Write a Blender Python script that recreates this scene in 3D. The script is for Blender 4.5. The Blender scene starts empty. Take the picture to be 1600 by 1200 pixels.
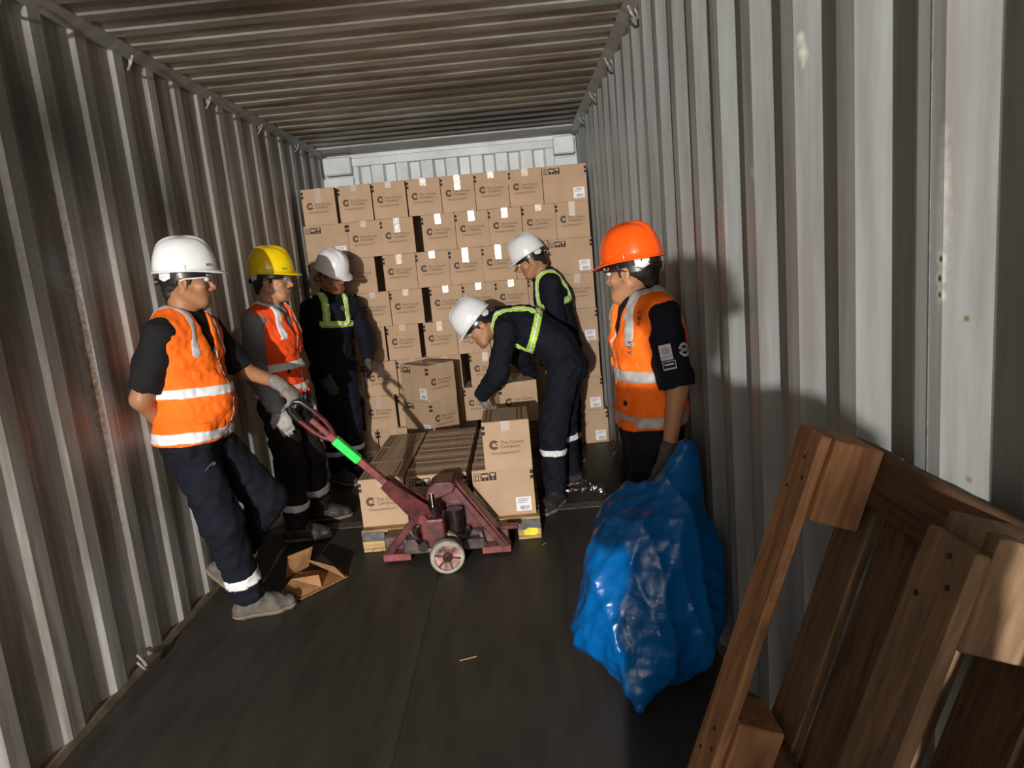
import bpy, bmesh, math, random
import numpy as np
from mathutils import Vector, Matrix

random.seed(7)
rng = np.random.default_rng(11)
scene = bpy.context.scene
COL = scene.collection

# ------------------------------------------------------------------ camera
# x runs across the container, y along it (into the picture), z up; metres.
def camera_axes(yaw, pitch, roll):
    cy, sy, cp, sp = math.cos(yaw), math.sin(yaw), math.cos(pitch), math.sin(pitch)
    f = Vector((sy * cp, cy * cp, sp)); r = Vector((cy, -sy, 0)); u = r.cross(f)
    cr, sr = math.cos(roll), math.sin(roll)
    return cr * r + sr * u, -sr * r + cr * u, f
cam_data = bpy.data.cameras.new('camera')
cam_data.sensor_width = 36.0
cam_data.lens = 1088.0 * 36.0 / 1600.0
cam_data.clip_start = 0.05
cam = bpy.data.objects.new('camera', cam_data)
COL.objects.link(cam)
_r, _u, _f = camera_axes(-0.021, -0.1752, -0.0928)
cam.matrix_world = Matrix(((_r.x, _u.x, -_f.x, 0.0), (_r.y, _u.y, -_f.y, 0.0), (_r.z, _u.z, -_f.z, 1.548), (0, 0, 0, 1)))
scene.camera = cam

# ------------------------------------------------------------------ light
world = bpy.data.worlds.new('world'); scene.world = world
world.use_nodes = True
world.node_tree.nodes['Background'].inputs[0].default_value = (0.62, 0.70, 0.80, 1)
world.node_tree.nodes['Background'].inputs[1].default_value = 0.10
# the floodlight by the open doors, left of and behind the photographer
fl = bpy.data.lights.new('floodlight', 'SPOT')
fl.energy = 4200; fl.color = (1.0, 0.965, 0.91); fl.shadow_soft_size = 0.05
fl.spot_size = math.radians(118); fl.spot_blend = 0.5
flo = bpy.data.objects.new('floodlight', fl); COL.objects.link(flo)
flo.location = (-1.15, -6.2, 2.19); flo.rotation_euler = (math.radians(86), 0, math.radians(-4))
# daylight coming in through the open container doors
dl = bpy.data.lights.new('door_daylight', 'AREA')
dl.shape = 'RECTANGLE'; dl.size = 2.3; dl.size_y = 2.5; dl.energy = 170; dl.color = (1.0, 0.86, 0.74)
dlo = bpy.data.objects.new('door_daylight', dl); COL.objects.link(dlo)
dlo.location = (-0.53, -5.15, 1.33); dlo.rotation_euler = (math.radians(90), 0, 0)

vs = scene.view_settings
vs.view_transform = 'Standard'; vs.look = 'None'; vs.gamma = 1.0; vs.use_curve_mapping = False
vs.exposure = 0.0

# ------------------------------------------------------------------ materials
def nodes_of(name):
    m = bpy.data.materials.new(name); m.use_nodes = True
    nt = m.node_tree
    return m, nt, nt.nodes, nt.links, nt.nodes['Principled BSDF']

def setp(b, **k):
    for a, v in k.items():
        n = a.replace('_', ' ')
        if n in b.inputs: b.inputs[n].default_value = v

def plain(name, col, rough=0.6, noise=0.12, scale=18.0, bump=0.0, bump_scale=None, metal=0.0, spec=0.5, stretch=(1, 1, 1), coords='Object'):
    """Principled with a little noise in its colour and relief."""
    m, nt, N, L, b = nodes_of(name)
    b.inputs['Roughness'].default_value = rough
    b.inputs['Metallic'].default_value = metal
    b.inputs['Specular IOR Level'].default_value = spec
    tc = N.new('ShaderNodeTexCoord'); mp = N.new('ShaderNodeMapping'); mp.inputs['Scale'].default_value = stretch
    L.new(tc.outputs[coords], mp.inputs['Vector'])
    nz = N.new('ShaderNodeTexNoise'); nz.inputs['Scale'].default_value = scale; nz.inputs['Detail'].default_value = 5
    L.new(mp.outputs[0], nz.inputs['Vector'])
    rp = N.new('ShaderNodeValToRGB')
    lo = tuple(max(0, c * (1 - noise * 2)) for c in col[:3]) + (1,); hi = tuple(min(1, c * (1 + noise)) for c in col[:3]) + (1,)
    rp.color_ramp.elements[0].position = 0.3; rp.color_ramp.elements[1].position = 0.7
    rp.color_ramp.elements[0].color = lo; rp.color_ramp.elements[1].color = hi
    L.new(nz.outputs['Fac'], rp.inputs[0]); L.new(rp.outputs[0], b.inputs['Base Color'])
    if bump:
        n2 = N.new('ShaderNodeTexNoise'); n2.inputs['Scale'].default_value = bump_scale or scale * 4; n2.inputs['Detail'].default_value = 4
        L.new(mp.outputs[0], n2.inputs['Vector'])
        bp = N.new('ShaderNodeBump'); bp.inputs['Strength'].default_value = bump; bp.inputs['Distance'].default_value = 0.01
        L.new(n2.outputs['Fac'], bp.inputs['Height']); L.new(bp.outputs[0], b.inputs['Normal'])
    return m

def wall_paint(name, col, dirt, rust=0.5, streak=(1.0, 6.0, 0.5), marks=(), rough=0.42, soot=()):
    """Scuffed container paint: grime in vertical streaks, rust specks, scrapes at given spots (x, y, z, radius)."""
    m, nt, N, L, b = nodes_of(name)
    b.inputs['Roughness'].default_value = rough; b.inputs['Specular IOR Level'].default_value = 0.4
    tc = N.new('ShaderNodeTexCoord')
    mp = N.new('ShaderNodeMapping'); mp.inputs['Scale'].default_value = streak
    L.new(tc.outputs['Object'], mp.inputs['Vector'])
    n1 = N.new('ShaderNodeTexNoise'); n1.inputs['Scale'].default_value = 2.2; n1.inputs['Detail'].default_value = 7; n1.inputs['Roughness'].default_value = 0.62
    L.new(mp.outputs[0], n1.inputs['Vector'])
    r1 = N.new('ShaderNodeValToRGB'); r1.color_ramp.elements[0].position = 0.36; r1.color_ramp.elements[1].position = 0.62
    r1.color_ramp.elements[0].color = (*dirt, 1); r1.color_ramp.elements[1].color = (*col, 1)
    L.new(n1.outputs['Fac'], r1.inputs[0])
    out = r1.outputs[0]
    def mix(prev, fac, colour):
        mx = N.new('ShaderNodeMix'); mx.data_type = 'RGBA'
        L.new(fac, mx.inputs['Factor']); L.new(prev, mx.inputs[6]); mx.inputs[7].default_value = (*colour, 1)
        return mx.outputs[2]
    n2 = N.new('ShaderNodeTexNoise'); n2.inputs['Scale'].default_value = 3.0; n2.inputs['Detail'].default_value = 9; n2.inputs['Roughness'].default_value = 0.75
    mp2 = N.new('ShaderNodeMapping'); mp2.inputs['Scale'].default_value = (2.0, 5.0, 1.2); mp2.inputs['Location'].default_value = (3.1, 0.7, 1.9)
    L.new(tc.outputs['Object'], mp2.inputs['Vector']); L.new(mp2.outputs[0], n2.inputs['Vector'])
    r2 = N.new('ShaderNodeValToRGB'); r2.color_ramp.elements[0].position = 0.68; r2.color_ramp.elements[1].position = 0.78
    r2.color_ramp.elements[1].color = (rust, rust, rust, 1)
    L.new(n2.outputs['Fac'], r2.inputs[0])
    out = mix(out, r2.outputs[0], (0.13, 0.065, 0.03))
    fine = N.new('ShaderNodeTexNoise'); fine.inputs['Scale'].default_value = 55; fine.inputs['Detail'].default_value = 3
    L.new(tc.outputs['Object'], fine.inputs['Vector'])
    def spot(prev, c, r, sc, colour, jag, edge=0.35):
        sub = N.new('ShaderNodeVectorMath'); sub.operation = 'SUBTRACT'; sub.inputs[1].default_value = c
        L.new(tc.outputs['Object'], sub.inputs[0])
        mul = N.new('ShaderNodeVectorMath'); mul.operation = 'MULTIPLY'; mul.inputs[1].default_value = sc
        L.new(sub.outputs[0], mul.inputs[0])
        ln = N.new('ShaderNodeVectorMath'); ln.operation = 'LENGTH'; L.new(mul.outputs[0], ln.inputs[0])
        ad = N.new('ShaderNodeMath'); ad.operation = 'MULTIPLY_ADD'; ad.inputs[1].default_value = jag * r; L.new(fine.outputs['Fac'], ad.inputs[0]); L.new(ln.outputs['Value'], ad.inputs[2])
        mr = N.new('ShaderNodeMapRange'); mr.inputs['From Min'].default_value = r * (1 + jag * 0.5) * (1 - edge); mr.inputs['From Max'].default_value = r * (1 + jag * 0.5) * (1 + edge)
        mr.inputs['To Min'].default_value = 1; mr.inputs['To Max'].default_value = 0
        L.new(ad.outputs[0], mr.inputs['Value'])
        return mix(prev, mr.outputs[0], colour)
    for (c, r, kind) in marks:
        if kind == 'chip':
            out = spot(out, c, r, (1, 1, 0.7), (0.52, 0.50, 0.45), 1.2)
            out = spot(out, c, r * 0.5, (1, 1, 0.8), (0.045, 0.028, 0.02), 1.0)
        elif kind == 'rust':
            out = spot(out, c, r, (1, 1, 1), (0.14, 0.085, 0.035), 1.4)
        elif kind == 'scrape':
            out = spot(out, c, r, (1, 1.6, 0.16), (0.36, 0.355, 0.33), 2.2)
        elif kind == 'streak':
            out = spot(out, c, r, (1, 1.8, 0.07), (0.17, 0.075, 0.025), 2.0)
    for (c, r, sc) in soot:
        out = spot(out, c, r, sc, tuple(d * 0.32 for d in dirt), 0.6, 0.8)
    L.new(out, b.inputs['Base Color'])
    bp = N.new('ShaderNodeBump'); bp.inputs['Strength'].default_value = 0.12; bp.inputs['Distance'].default_value = 0.01
    L.new(n1.outputs['Fac'], bp.inputs['Height']); L.new(bp.outputs[0], b.inputs['Normal'])
    return m

def wood(name, col, dark, scale=9.0, axis=0, rough=0.75):
    m, nt, N, L, b = nodes_of(name)
    b.inputs['Roughness'].default_value = rough; b.inputs['Specular IOR Level'].default_value = 0.25
    tc = N.new('ShaderNodeTexCoord'); mp = N.new('ShaderNodeMapping')
    s = [7.0, 7.0, 7.0]; s[axis] = 0.7; mp.inputs['Scale'].default_value = s
    oi = N.new('ShaderNodeObjectInfo')
    ofs = N.new('ShaderNodeVectorMath'); ofs.operation = 'ADD'
    sc = N.new('ShaderNodeMath'); sc.operation = 'MULTIPLY'; sc.inputs[1].default_value = 40; L.new(oi.outputs['Random'], sc.inputs[0])
    L.new(tc.outputs['Object'], ofs.inputs[0]); L.new(sc.outputs[0], ofs.inputs[1]); L.new(ofs.outputs[0], mp.inputs['Vector'])
    nz = N.new('ShaderNodeTexNoise'); nz.inputs['Scale'].default_value = scale; nz.inputs['Detail'].default_value = 8; nz.inputs['Distortion'].default_value = 0.6
    L.new(mp.outputs[0], nz.inputs['Vector'])
    rp = N.new('ShaderNodeValToRGB'); rp.color_ramp.elements[0].position = 0.3; rp.color_ramp.elements[1].position = 0.68
    rp.color_ramp.elements[0].color = (*dark, 1); rp.color_ramp.elements[1].color = (*col, 1)
    L.new(nz.outputs['Fac'], rp.inputs[0])
    n2 = N.new('ShaderNodeTexNoise'); n2.inputs['Scale'].default_value = 5; n2.inputs['Detail'].default_value = 4; L.new(ofs.outputs[0], n2.inputs['Vector'])
    r2 = N.new('ShaderNodeValToRGB'); r2.color_ramp.elements[0].position = 0.60; r2.color_ramp.elements[1].position = 0.74; r2.color_ramp.elements[1].color = (0.7, 0.7, 0.7, 1)
    L.new(n2.outputs['Fac'], r2.inputs[0])
    mx = N.new('ShaderNodeMix'); mx.data_type = 'RGBA'; L.new(r2.outputs[0], mx.inputs['Factor']); L.new(rp.outputs[0], mx.inputs[6]); mx.inputs[7].default_value = (*[c * 0.35 for c in dark], 1)
    L.new(mx.outputs[2], b.inputs['Base Color'])
    bp = N.new('ShaderNodeBump'); bp.inputs['Strength'].default_value = 0.35; bp.inputs['Distance'].default_value = 0.006
    L.new(nz.outputs['Fac'], bp.inputs['Height']); L.new(bp.outputs[0], b.inputs['Normal'])
    return m

def tape_film(name, tint, rough, amount):
    m, nt, N, L, b = nodes_of(name)
    out = N['Material Output']
    setp(b, Base_Color=(*tint, 1), Roughness=rough); b.inputs['Specular IOR Level'].default_value = 1.0
    tr = N.new('ShaderNodeBsdfTransparent'); mx = N.new('ShaderNodeMixShader'); mx.inputs[0].default_value = amount
    tc = N.new('ShaderNodeTexCoord'); nz = N.new('ShaderNodeTexNoise'); nz.inputs['Scale'].default_value = 38; nz.inputs['Detail'].default_value = 3
    L.new(tc.outputs['Object'], nz.inputs['Vector'])
    bp = N.new('ShaderNodeBump'); bp.inputs['Strength'].default_value = 0.25; bp.inputs['Distance'].default_value = 0.004
    L.new(nz.outputs['Fac'], bp.inputs['Height']); L.new(bp.outputs[0], b.inputs['Normal'])
    L.new(tr.outputs[0], mx.inputs[1]); L.new(b.outputs[0], mx.inputs[2]); L.new(mx.outputs[0], out.inputs['Surface'])
    return m

M = {}
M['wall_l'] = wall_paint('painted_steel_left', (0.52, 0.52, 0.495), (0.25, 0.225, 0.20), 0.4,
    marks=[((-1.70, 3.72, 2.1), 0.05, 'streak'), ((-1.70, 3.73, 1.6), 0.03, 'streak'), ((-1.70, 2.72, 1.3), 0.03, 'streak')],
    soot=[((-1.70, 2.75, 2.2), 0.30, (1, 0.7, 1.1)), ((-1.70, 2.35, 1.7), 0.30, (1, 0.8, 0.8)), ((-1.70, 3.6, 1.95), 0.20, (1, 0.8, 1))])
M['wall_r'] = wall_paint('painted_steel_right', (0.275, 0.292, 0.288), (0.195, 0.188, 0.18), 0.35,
    marks=[((0.65, 1.616, 1.962), 0.011, 'chip'), ((0.65, 1.611, 1.93), 0.014, 'chip'), ((0.65, 1.61, 1.905), 0.009, 'chip'),
           ((0.65, 1.088, 1.552), 0.016, 'scrape'), ((0.65, 1.088, 1.49), 0.008, 'chip'), ((0.65, 1.09, 1.46), 0.009, 'chip'), ((0.65, 1.09, 1.435), 0.008, 'chip'),
           ((0.668, 1.05, 1.40), 0.004, 'rust'), ((0.668, 1.03, 1.35), 0.003, 'rust'), ((0.668, 1.02, 1.30), 0.004, 'rust'), ((0.668, 1.02, 1.22), 0.004, 'rust'), ((0.668, 1.04, 1.15), 0.005, 'rust'),
           ((0.66, 2.20, 1.60), 0.02, 'scrape'), ((0.66, 1.93, 1.72), 0.012, 'chip')])
M['ceiling'] = wall_paint('painted_steel_ceiling', (0.50, 0.485, 0.435), (0.24, 0.18, 0.125), 0.75, streak=(0.8, 3.0, 1.0),
    soot=[((-0.2, 4.80, 2.66), 0.42, (0.6, 2.0, 1)), ((-0.9, 2.95, 2.66), 0.35, (0.6, 1.6, 1)), ((0.1, 5.9, 2.66), 0.5, (0.6, 1.6, 1))])
M['wall_b'] = wall_paint('white_end_paint', (0.62, 0.65, 0.65), (0.45, 0.47, 0.47), 0.15)
M['rail'] = wall_paint('rail_paint', (0.34, 0.34, 0.32), (0.22, 0.21, 0.19), 0.4)
M['dust_trim'] = plain('dusty_steel_angle', (0.20, 0.15, 0.10), 0.8, 0.25, 12)
M['floor'] = None
M['steel'] = plain('bare_steel', (0.35, 0.34, 0.33), 0.35, 0.2, 30, metal=0.8)
M['ring'] = plain('galvanised_ring', (0.45, 0.43, 0.40), 0.4, 0.2, 60, metal=0.5)
M['seam'] = plain('weld_bead', (0.13, 0.13, 0.12), 0.5, 0.2, 60)

def floor_mat():
    m, nt, N, L, b = nodes_of('worn_dark_plywood')
    tc = N.new('ShaderNodeTexCoord'); oi = N.new('ShaderNodeObjectInfo')
    mp = N.new('ShaderNodeMapping'); mp.inputs['Scale'].default_value = (6, 0.9, 1); L.new(tc.outputs['Object'], mp.inputs['Vector'])
    nz = N.new('ShaderNodeTexNoise'); nz.inputs['Scale'].default_value = 2.5; nz.inputs['Detail'].default_value = 8; L.new(mp.outputs[0], nz.inputs['Vector'])
    rp = N.new('ShaderNodeValToRGB'); rp.color_ramp.elements[0].position = 0.3; rp.color_ramp.elements[1].position = 0.75
    rp.color_ramp.elements[0].color = (0.022, 0.019, 0.016, 1); rp.color_ramp.elements[1].color = (0.058, 0.050, 0.042, 1)
    L.new(nz.outputs['Fac'], rp.inputs[0])
    n2 = N.new('ShaderNodeTexNoise'); n2.inputs['Scale'].default_value = 1.6; n2.inputs['Detail'].default_value = 6; L.new(tc.outputs['Object'], n2.inputs['Vector'])
    hs = N.new('ShaderNodeMix'); hs.data_type = 'RGBA'; hs.blend_type = 'MULTIPLY'; hs.inputs['Factor'].default_value = 0.6
    L.new(rp.outputs[0], hs.inputs[6]); L.new(n2.outputs['Color'], hs.inputs[7])
    bc = N.new('ShaderNodeMix'); bc.data_type = 'RGBA'; bc.inputs['Factor'].default_value = 0.35
    n2c = N.new('ShaderNodeValToRGB'); n2c.color_ramp.elements[0].color = (0.016, 0.014, 0.012, 1); n2c.color_ramp.elements[1].color = (0.072, 0.064, 0.055, 1)
    L.new(n2.outputs['Fac'], n2c.inputs[0]); L.new(rp.outputs[0], bc.inputs[6]); L.new(n2c.outputs[0], bc.inputs[7])
    # dust specks
    vz = N.new('ShaderNodeTexVoronoi'); vz.inputs['Scale'].default_value = 14; L.new(tc.outputs['Object'], vz.inputs['Vector'])
    sr = N.new('ShaderNodeMapRange'); sr.inputs['From Min'].default_value = 0.02; sr.inputs['From Max'].default_value = 0.035; sr.inputs['To Min'].default_value = 0.8; sr.inputs['To Max'].default_value = 0
    L.new(vz.outputs['Distance'], sr.inputs['Value'])
    sp = N.new('ShaderNodeMix'); sp.data_type = 'RGBA'; L.new(sr.outputs[0], sp.inputs['Factor']); L.new(bc.outputs[2], sp.inputs[6]); sp.inputs[7].default_value = (0.16, 0.13, 0.10, 1)
    L.new(sp.outputs[2], b.inputs['Base Color'])
    b.inputs['Roughness'].default_value = 0.55; b.inputs['Specular IOR Level'].default_value = 0.35
    bp = N.new('ShaderNodeBump'); bp.inputs['Strength'].default_value = 0.3; bp.inputs['Distance'].default_value = 0.006
    L.new(nz.outputs['Fac'], bp.inputs['Height']); L.new(bp.outputs[0], b.inputs['Normal'])
    return m
M['floor'] = floor_mat()
M['floor_gap'] = plain('floor_underside', (0.012, 0.011, 0.010), 0.9, 0.1)
M['floor_strip'] = plain('floor_steel_strip', (0.115, 0.10, 0.085), 0.55, 0.25, 20)
M['card'] = plain('corrugated_cardboard', (0.44, 0.30, 0.195), 0.78, 0.05, 7, bump=0.06, bump_scale=90, spec=0.25)
M['card_in'] = plain('cardboard_edge', (0.38, 0.20, 0.09), 0.85, 0.12, 20, spec=0.2)
M['ink'] = plain('brown_ink', (0.10, 0.06, 0.042), 0.7, 0.1, spec=0.2)
M['ink_text'] = plain('faded_brown_ink', (0.17, 0.11, 0.075), 0.7, 0.1, spec=0.2)
M['ink_black'] = plain('black_ink', (0.035, 0.026, 0.022), 0.7, 0.1, spec=0.2)
M['label'] = plain('white_label', (0.72, 0.71, 0.72), 0.5, 0.03)
M['label_ink'] = plain('label_print', (0.16, 0.17, 0.22), 0.6, 0.05)
M['tape'] = tape_film('clear_tape', (0.62, 0.50, 0.40), 0.20, 0.55)
M['wood_y'] = wood('pale_pallet_wood', (0.50, 0.35, 0.16), (0.26, 0.16, 0.07), axis=0)
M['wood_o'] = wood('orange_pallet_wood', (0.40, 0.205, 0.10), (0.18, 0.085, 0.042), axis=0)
M['wood_shade'] = wood('shaded_pallet_wood', (0.13, 0.072, 0.036), (0.05, 0.028, 0.015), axis=0)  # shadow on the leaning pallet's stringers and deck is put into this colour
M['wood_g_shade'] = wood('grey_shaded_pallet_wood', (0.20, 0.125, 0.07), (0.085, 0.052, 0.03), axis=0)  # dark tone puts shade on the leaning pallet; also plain stringer wood elsewhere
M['nail'] = plain('nail_head', (0.03, 0.026, 0.024), 0.5, 0.1, metal=0.6)
M['jack'] = plain('red_jack_paint', (0.105, 0.018, 0.018), 0.40, 0.35, 14, bump=0.1)
M['jack_b'] = plain('pink_worn_red_paint', (0.24, 0.06, 0.06), 0.42, 0.25, 18, bump=0.08)
M['jack_d'] = plain('grimy_jack_steel', (0.085, 0.052, 0.046), 0.5, 0.4, 16)
M['greasy'] = plain('greasy_dark_steel', (0.03, 0.022, 0.02), 0.3, 0.3, 30, metal=0.4)
M['chrome'] = plain('chrome_ram', (0.8, 0.8, 0.8), 0.12, 0.05, metal=1.0)
M['wheel_rim'] = plain('wheel_tyre_cream', (0.33, 0.31, 0.26), 0.55, 0.25, 20)
M['wheel_disc'] = plain('scuffed_wheel_disc', (0.44, 0.24, 0.21), 0.5, 0.55, 22)
M['green'] = plain('green_tape', (0.02, 0.72, 0.10), 0.45, 0.08, 25)
M['black'] = plain('black_plastic', (0.012, 0.012, 0.012), 0.3, 0.1)
M['yellow'] = plain('yellow_paper', (0.75, 0.66, 0.03), 0.6, 0.15, 20)
M['greyband'] = plain('grey_paint_smear', (0.10, 0.10, 0.10), 0.6, 0.3, 30)

# ------------------------------------------------------------------ mesh helpers
def tag(o, label=None, category=None, group=None, kind=None):
    if label: o['label'] = label
    if category: o['category'] = category
    if group: o['group'] = group
    if kind: o['kind'] = kind
    return o

def link(name, mesh, parent=None, mat=None):
    o = bpy.data.objects.new(name, mesh); COL.objects.link(o)
    if mat is not None and not mesh.materials: mesh.materials.append(mat)
    if parent is not None: o.parent = parent
    return o

def mesh_from(name, verts, faces, mat=None, smooth=False):
    me = bpy.data.meshes.new(name)
    me.from_pydata([tuple(v) for v in verts], [], [tuple(f) for f in faces]); me.update()
    if smooth: me.polygons.foreach_set('use_smooth', [True] * len(me.polygons))
    if mat: me.materials.append(mat)
    return me

class MB:
    """Collects boxes, prisms, tubes and lathes, then builds one mesh."""
    def __init__(s): s.v = []; s.f = []
    def add(s, vs, fs):
        n = len(s.v); s.v += [Vector(v) for v in vs]; s.f += [tuple(i + n for i in f) for f in fs]; return s
    def box(s, lo, hi, mtx=None):
        x0, y0, z0 = lo; x1, y1, z1 = hi
        vs = [Vector(p) for p in ((x0, y0, z0), (x1, y0, z0), (x1, y1, z0), (x0, y1, z0), (x0, y0, z1), (x1, y0, z1), (x1, y1, z1), (x0, y1, z1))]
        if mtx is not None: vs = [mtx @ v for v in vs]
        return s.add(vs, [(0, 3, 2, 1), (4, 5, 6, 7), (0, 1, 5, 4), (1, 2, 6, 5), (2, 3, 7, 6), (3, 0, 4, 7)])
    def beam(s, a, b, w, h, up=(0, 0, 1)):
        a, b = Vector(a), Vector(b); d = (b - a).normalized(); up = Vector(up)
        sx = d.cross(up).normalized(); sy = sx.cross(d).normalized()
        vs = []
        for p in (a, b):
            for i, j in ((-1, -1), (1, -1), (1, 1), (-1, 1)): vs.append(p + sx * (i * w / 2) + sy * (j * h / 2))
        return s.add(vs, [(3, 2, 1, 0), (4, 5, 6, 7), (0, 1, 5, 4), (1, 2, 6, 5), (2, 3, 7, 6), (3, 0, 4, 7)])
    def prism(s, poly, axis, lo, hi):
        """polygon in the plane normal to axis (0 x, 1 y, 2 z), swept lo..hi"""
        n = len(poly)
        def mk(p, t):
            q = list(p); q.insert(axis, t); return Vector(q)
        vs = [mk(p, lo) for p in poly] + [mk(p, hi) for p in poly]
        fs = [tuple(range(n))[::-1], tuple(range(n, 2 * n))] + [(i, (i + 1) % n, n + (i + 1) % n, n + i) for i in range(n)]
        return s.add(vs, fs)
    def tube(s, pts, rad, seg=10, cap=True):
        pts = [Vector(p) for p in pts]
        rads = rad if isinstance(rad, (list, tuple)) else [rad] * len(pts)
        base = len(s.v); up = None; vs = []; fs = []
        for i, p in enumerate(pts):
            d = (pts[min(i + 1, len(pts) - 1)] - pts[max(i - 1, 0)]).normalized()
            if up is None:
                up = Vector((0, 0, 1)) if abs(d.z) < 0.9 else Vector((1, 0, 0))
            a = d.cross(up).normalized(); up = a.cross(d).normalized()
            for k in range(seg):
                t = 2 * math.pi * k / seg; vs.append(p + (a * math.cos(t) + up * math.sin(t)) * rads[i])
        for i in range(len(pts) - 1):
            for k in range(seg):
                fs.append((i * seg + k, i * seg + (k + 1) % seg, (i + 1) * seg + (k + 1) % seg, (i + 1) * seg + k))
        if cap:
            fs.append(tuple(range(seg))[::-1]); fs.append(tuple((len(pts) - 1) * seg + k for k in range(seg)))
        return s.add(vs, fs)
    def lathe(s, prof, c, d, seg=28):
        """profile of (radius, height) swept about axis d through c"""
        c = Vector(c); d = Vector(d).normalized()
        a = d.cross(Vector((0, 0, 1)) if abs(d.z) < 0.9 else Vector((1, 0, 0))).normalized(); b = d.cross(a)
        vs = []; fs = []; n = len(prof)
        for k in range(seg):
            t = 2 * math.pi * k / seg; e = a * math.cos(t) + b * math.sin(t)
            for r, h in prof: vs.append(c + d * h + e * r)
        for k in range(seg):
            for i in range(n - 1):
                fs.append((k * n + i, ((k + 1) % seg) * n + i, ((k + 1) % seg) * n + i + 1, k * n + i + 1))
        return s.add(vs, fs)
    def build(s, name, mat=None, parent=None, bevel=0.0, smooth=False, seg=1, origin=None):
        me = bpy.data.meshes.new(name)
        vs = s.v if origin is None else [v - Vector(origin) for v in s.v]
        me.from_pydata([tuple(v) for v in vs], [], s.f); me.update()
        bm = bmesh.new(); bm.from_mesh(me)
        bmesh.ops.recalc_face_normals(bm, faces=bm.faces)
        if bevel > 0:
            ed = [e for e in bm.edges if len(e.link_faces) == 2 and e.calc_face_angle(0) > 0.6]
            bmesh.ops.bevel(bm, geom=ed, offset=bevel, segments=seg, profile=0.5, affect='EDGES', clamp_overlap=True)
        bm.to_mesh(me); bm.free()
        if smooth:
            me.polygons.foreach_set('use_smooth', [True] * len(me.polygons))
            try: me.set_sharp_from_angle(angle=math.radians(38))
            except Exception: pass
        if mat: me.materials.append(mat)
        o = link(name, me, parent)
        if origin is not None and parent is None: o.location = origin
        return o

def empty(name, loc=(0, 0, 0)):
    o = bpy.data.objects.new(name, None); COL.objects.link(o); o.location = loc; o.empty_display_size = 0.05
    return o

_font_cache = {}
def text_2d(body, size, x, y, align='LEFT', spacing=1.0):
    """outline of a line of lettering as flat triangles: (verts2d, faces)"""
    cu = bpy.data.curves.new('lettering', 'FONT'); cu.body = body; cu.size = size; cu.align_x = align; cu.space_character = spacing
    cu.resolution_u = 3; cu.offset = size * 0.018
    ob = bpy.data.objects.new('lettering', cu); COL.objects.link(ob)
    dg = bpy.context.evaluated_depsgraph_get()
    me = bpy.data.meshes.new_from_object(ob.evaluated_get(dg))
    v = [(p.co.x + x, p.co.y + y) for p in me.vertices]; f = [tuple(p.vertices) for p in me.polygons]
    bpy.data.objects.remove(ob); bpy.data.curves.remove(cu); bpy.data.meshes.remove(me)
    return v, f

class Flat:
    """flat printed shapes in 2-D"""
    def __init__(s): s.v = []; s.f = []
    def add(s, v, f):
        n = len(s.v); s.v += list(v); s.f += [tuple(i + n for i in q) for q in f]; return s
    def rect(s, x0, y0, x1, y1): return s.add([(x0, y0), (x1, y0), (x1, y1), (x0, y1)], [(0, 1, 2, 3)])
    def poly(s, p): return s.add(p, [tuple(range(len(p)))])
    def arc(s, cx, cy, r0, r1, a0, a1, n=20):
        v = []
        for i in range(n + 1):
            t = math.radians(a0 + (a1 - a0) * i / n); v += [(cx + r0 * math.cos(t), cy + r0 * math.sin(t)), (cx + r1 * math.cos(t), cy + r1 * math.sin(t))]
        return s.add(v, [(2 * i, 2 * i + 1, 2 * i + 3, 2 * i + 2) for i in range(n)])
    def frame(s, x0, y0, x1, y1, t):
        return s.rect(x0, y0, x1, y0 + t).rect(x0, y1 - t, x1, y1).rect(x0, y0 + t, x0 + t, y1 - t).rect(x1 - t, y0 + t, x1, y1 - t)
    def text(s, *a, **k): return s.add(*text_2d(*a, **k))
    def mesh(s, name, fn, mat):
        return mesh_from(name, [fn(u, v) for u, v in s.v], s.f, mat)

# ------------------------------------------------------------------ the container
XL, XR = -1.705, 0.650          # proud faces of the side sheets
Y0, Y1, ZC = -5.25, 6.78, 2.66
PITCH, PH = 0.2777, 1.083       # corrugation of the side walls

def corrugated(axis_profile, pitch, phase, a0, a1, lens, depth):
    """list of (coordinate, recess 0..depth) along the sheet"""
    pts = []; k = math.floor((a0 - phase) / pitch) - 1
    p, s1, r, s2 = lens
    while True:
        b = phase + k * pitch
        for c, d in ((b, 0.0), (b + p, 0.0), (b + p + s1, depth), (b + p + s1 + r, depth)):
            if a0 < c < a1: pts.append((c, d))
        k += 1
        if b > a1: break
    return [(a0, pts[0][1])] + pts + [(a1, pts[-1][1])]

def side_wall(name, x, sgn, mat, deep):
    prof = corrugated(None, PITCH, PH, Y0, Y1, (0.072, 0.068, 0.0697, 0.068), deep)
    vs = []; fs = []
    zs = (0.0, 0.9, 1.8, ZC)
    nz = len(zs)
    for (y, d) in prof:
        for z in zs: vs.append((x + sgn * d, y, z))
    n = len(prof)
    for (y, d) in prof:
        for z in zs: vs.append((x + sgn * (d + 0.012), y, z))
    def q(a, b, c, d): fs.append((a, b, c, d) if sgn < 0 else (d, c, b, a))
    for i in range(n - 1):
        for j in range(nz - 1):
            q(i * nz + j, i * nz + j + 1, (i + 1) * nz + j + 1, (i + 1) * nz + j)
            o = n * nz
            q(o + (i + 1) * nz + j, o + (i + 1) * nz + j + 1, o + i * nz + j + 1, o + i * nz + j)
    return tag(link(name, mesh_from(name, vs, fs, mat)), kind='structure')

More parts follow.
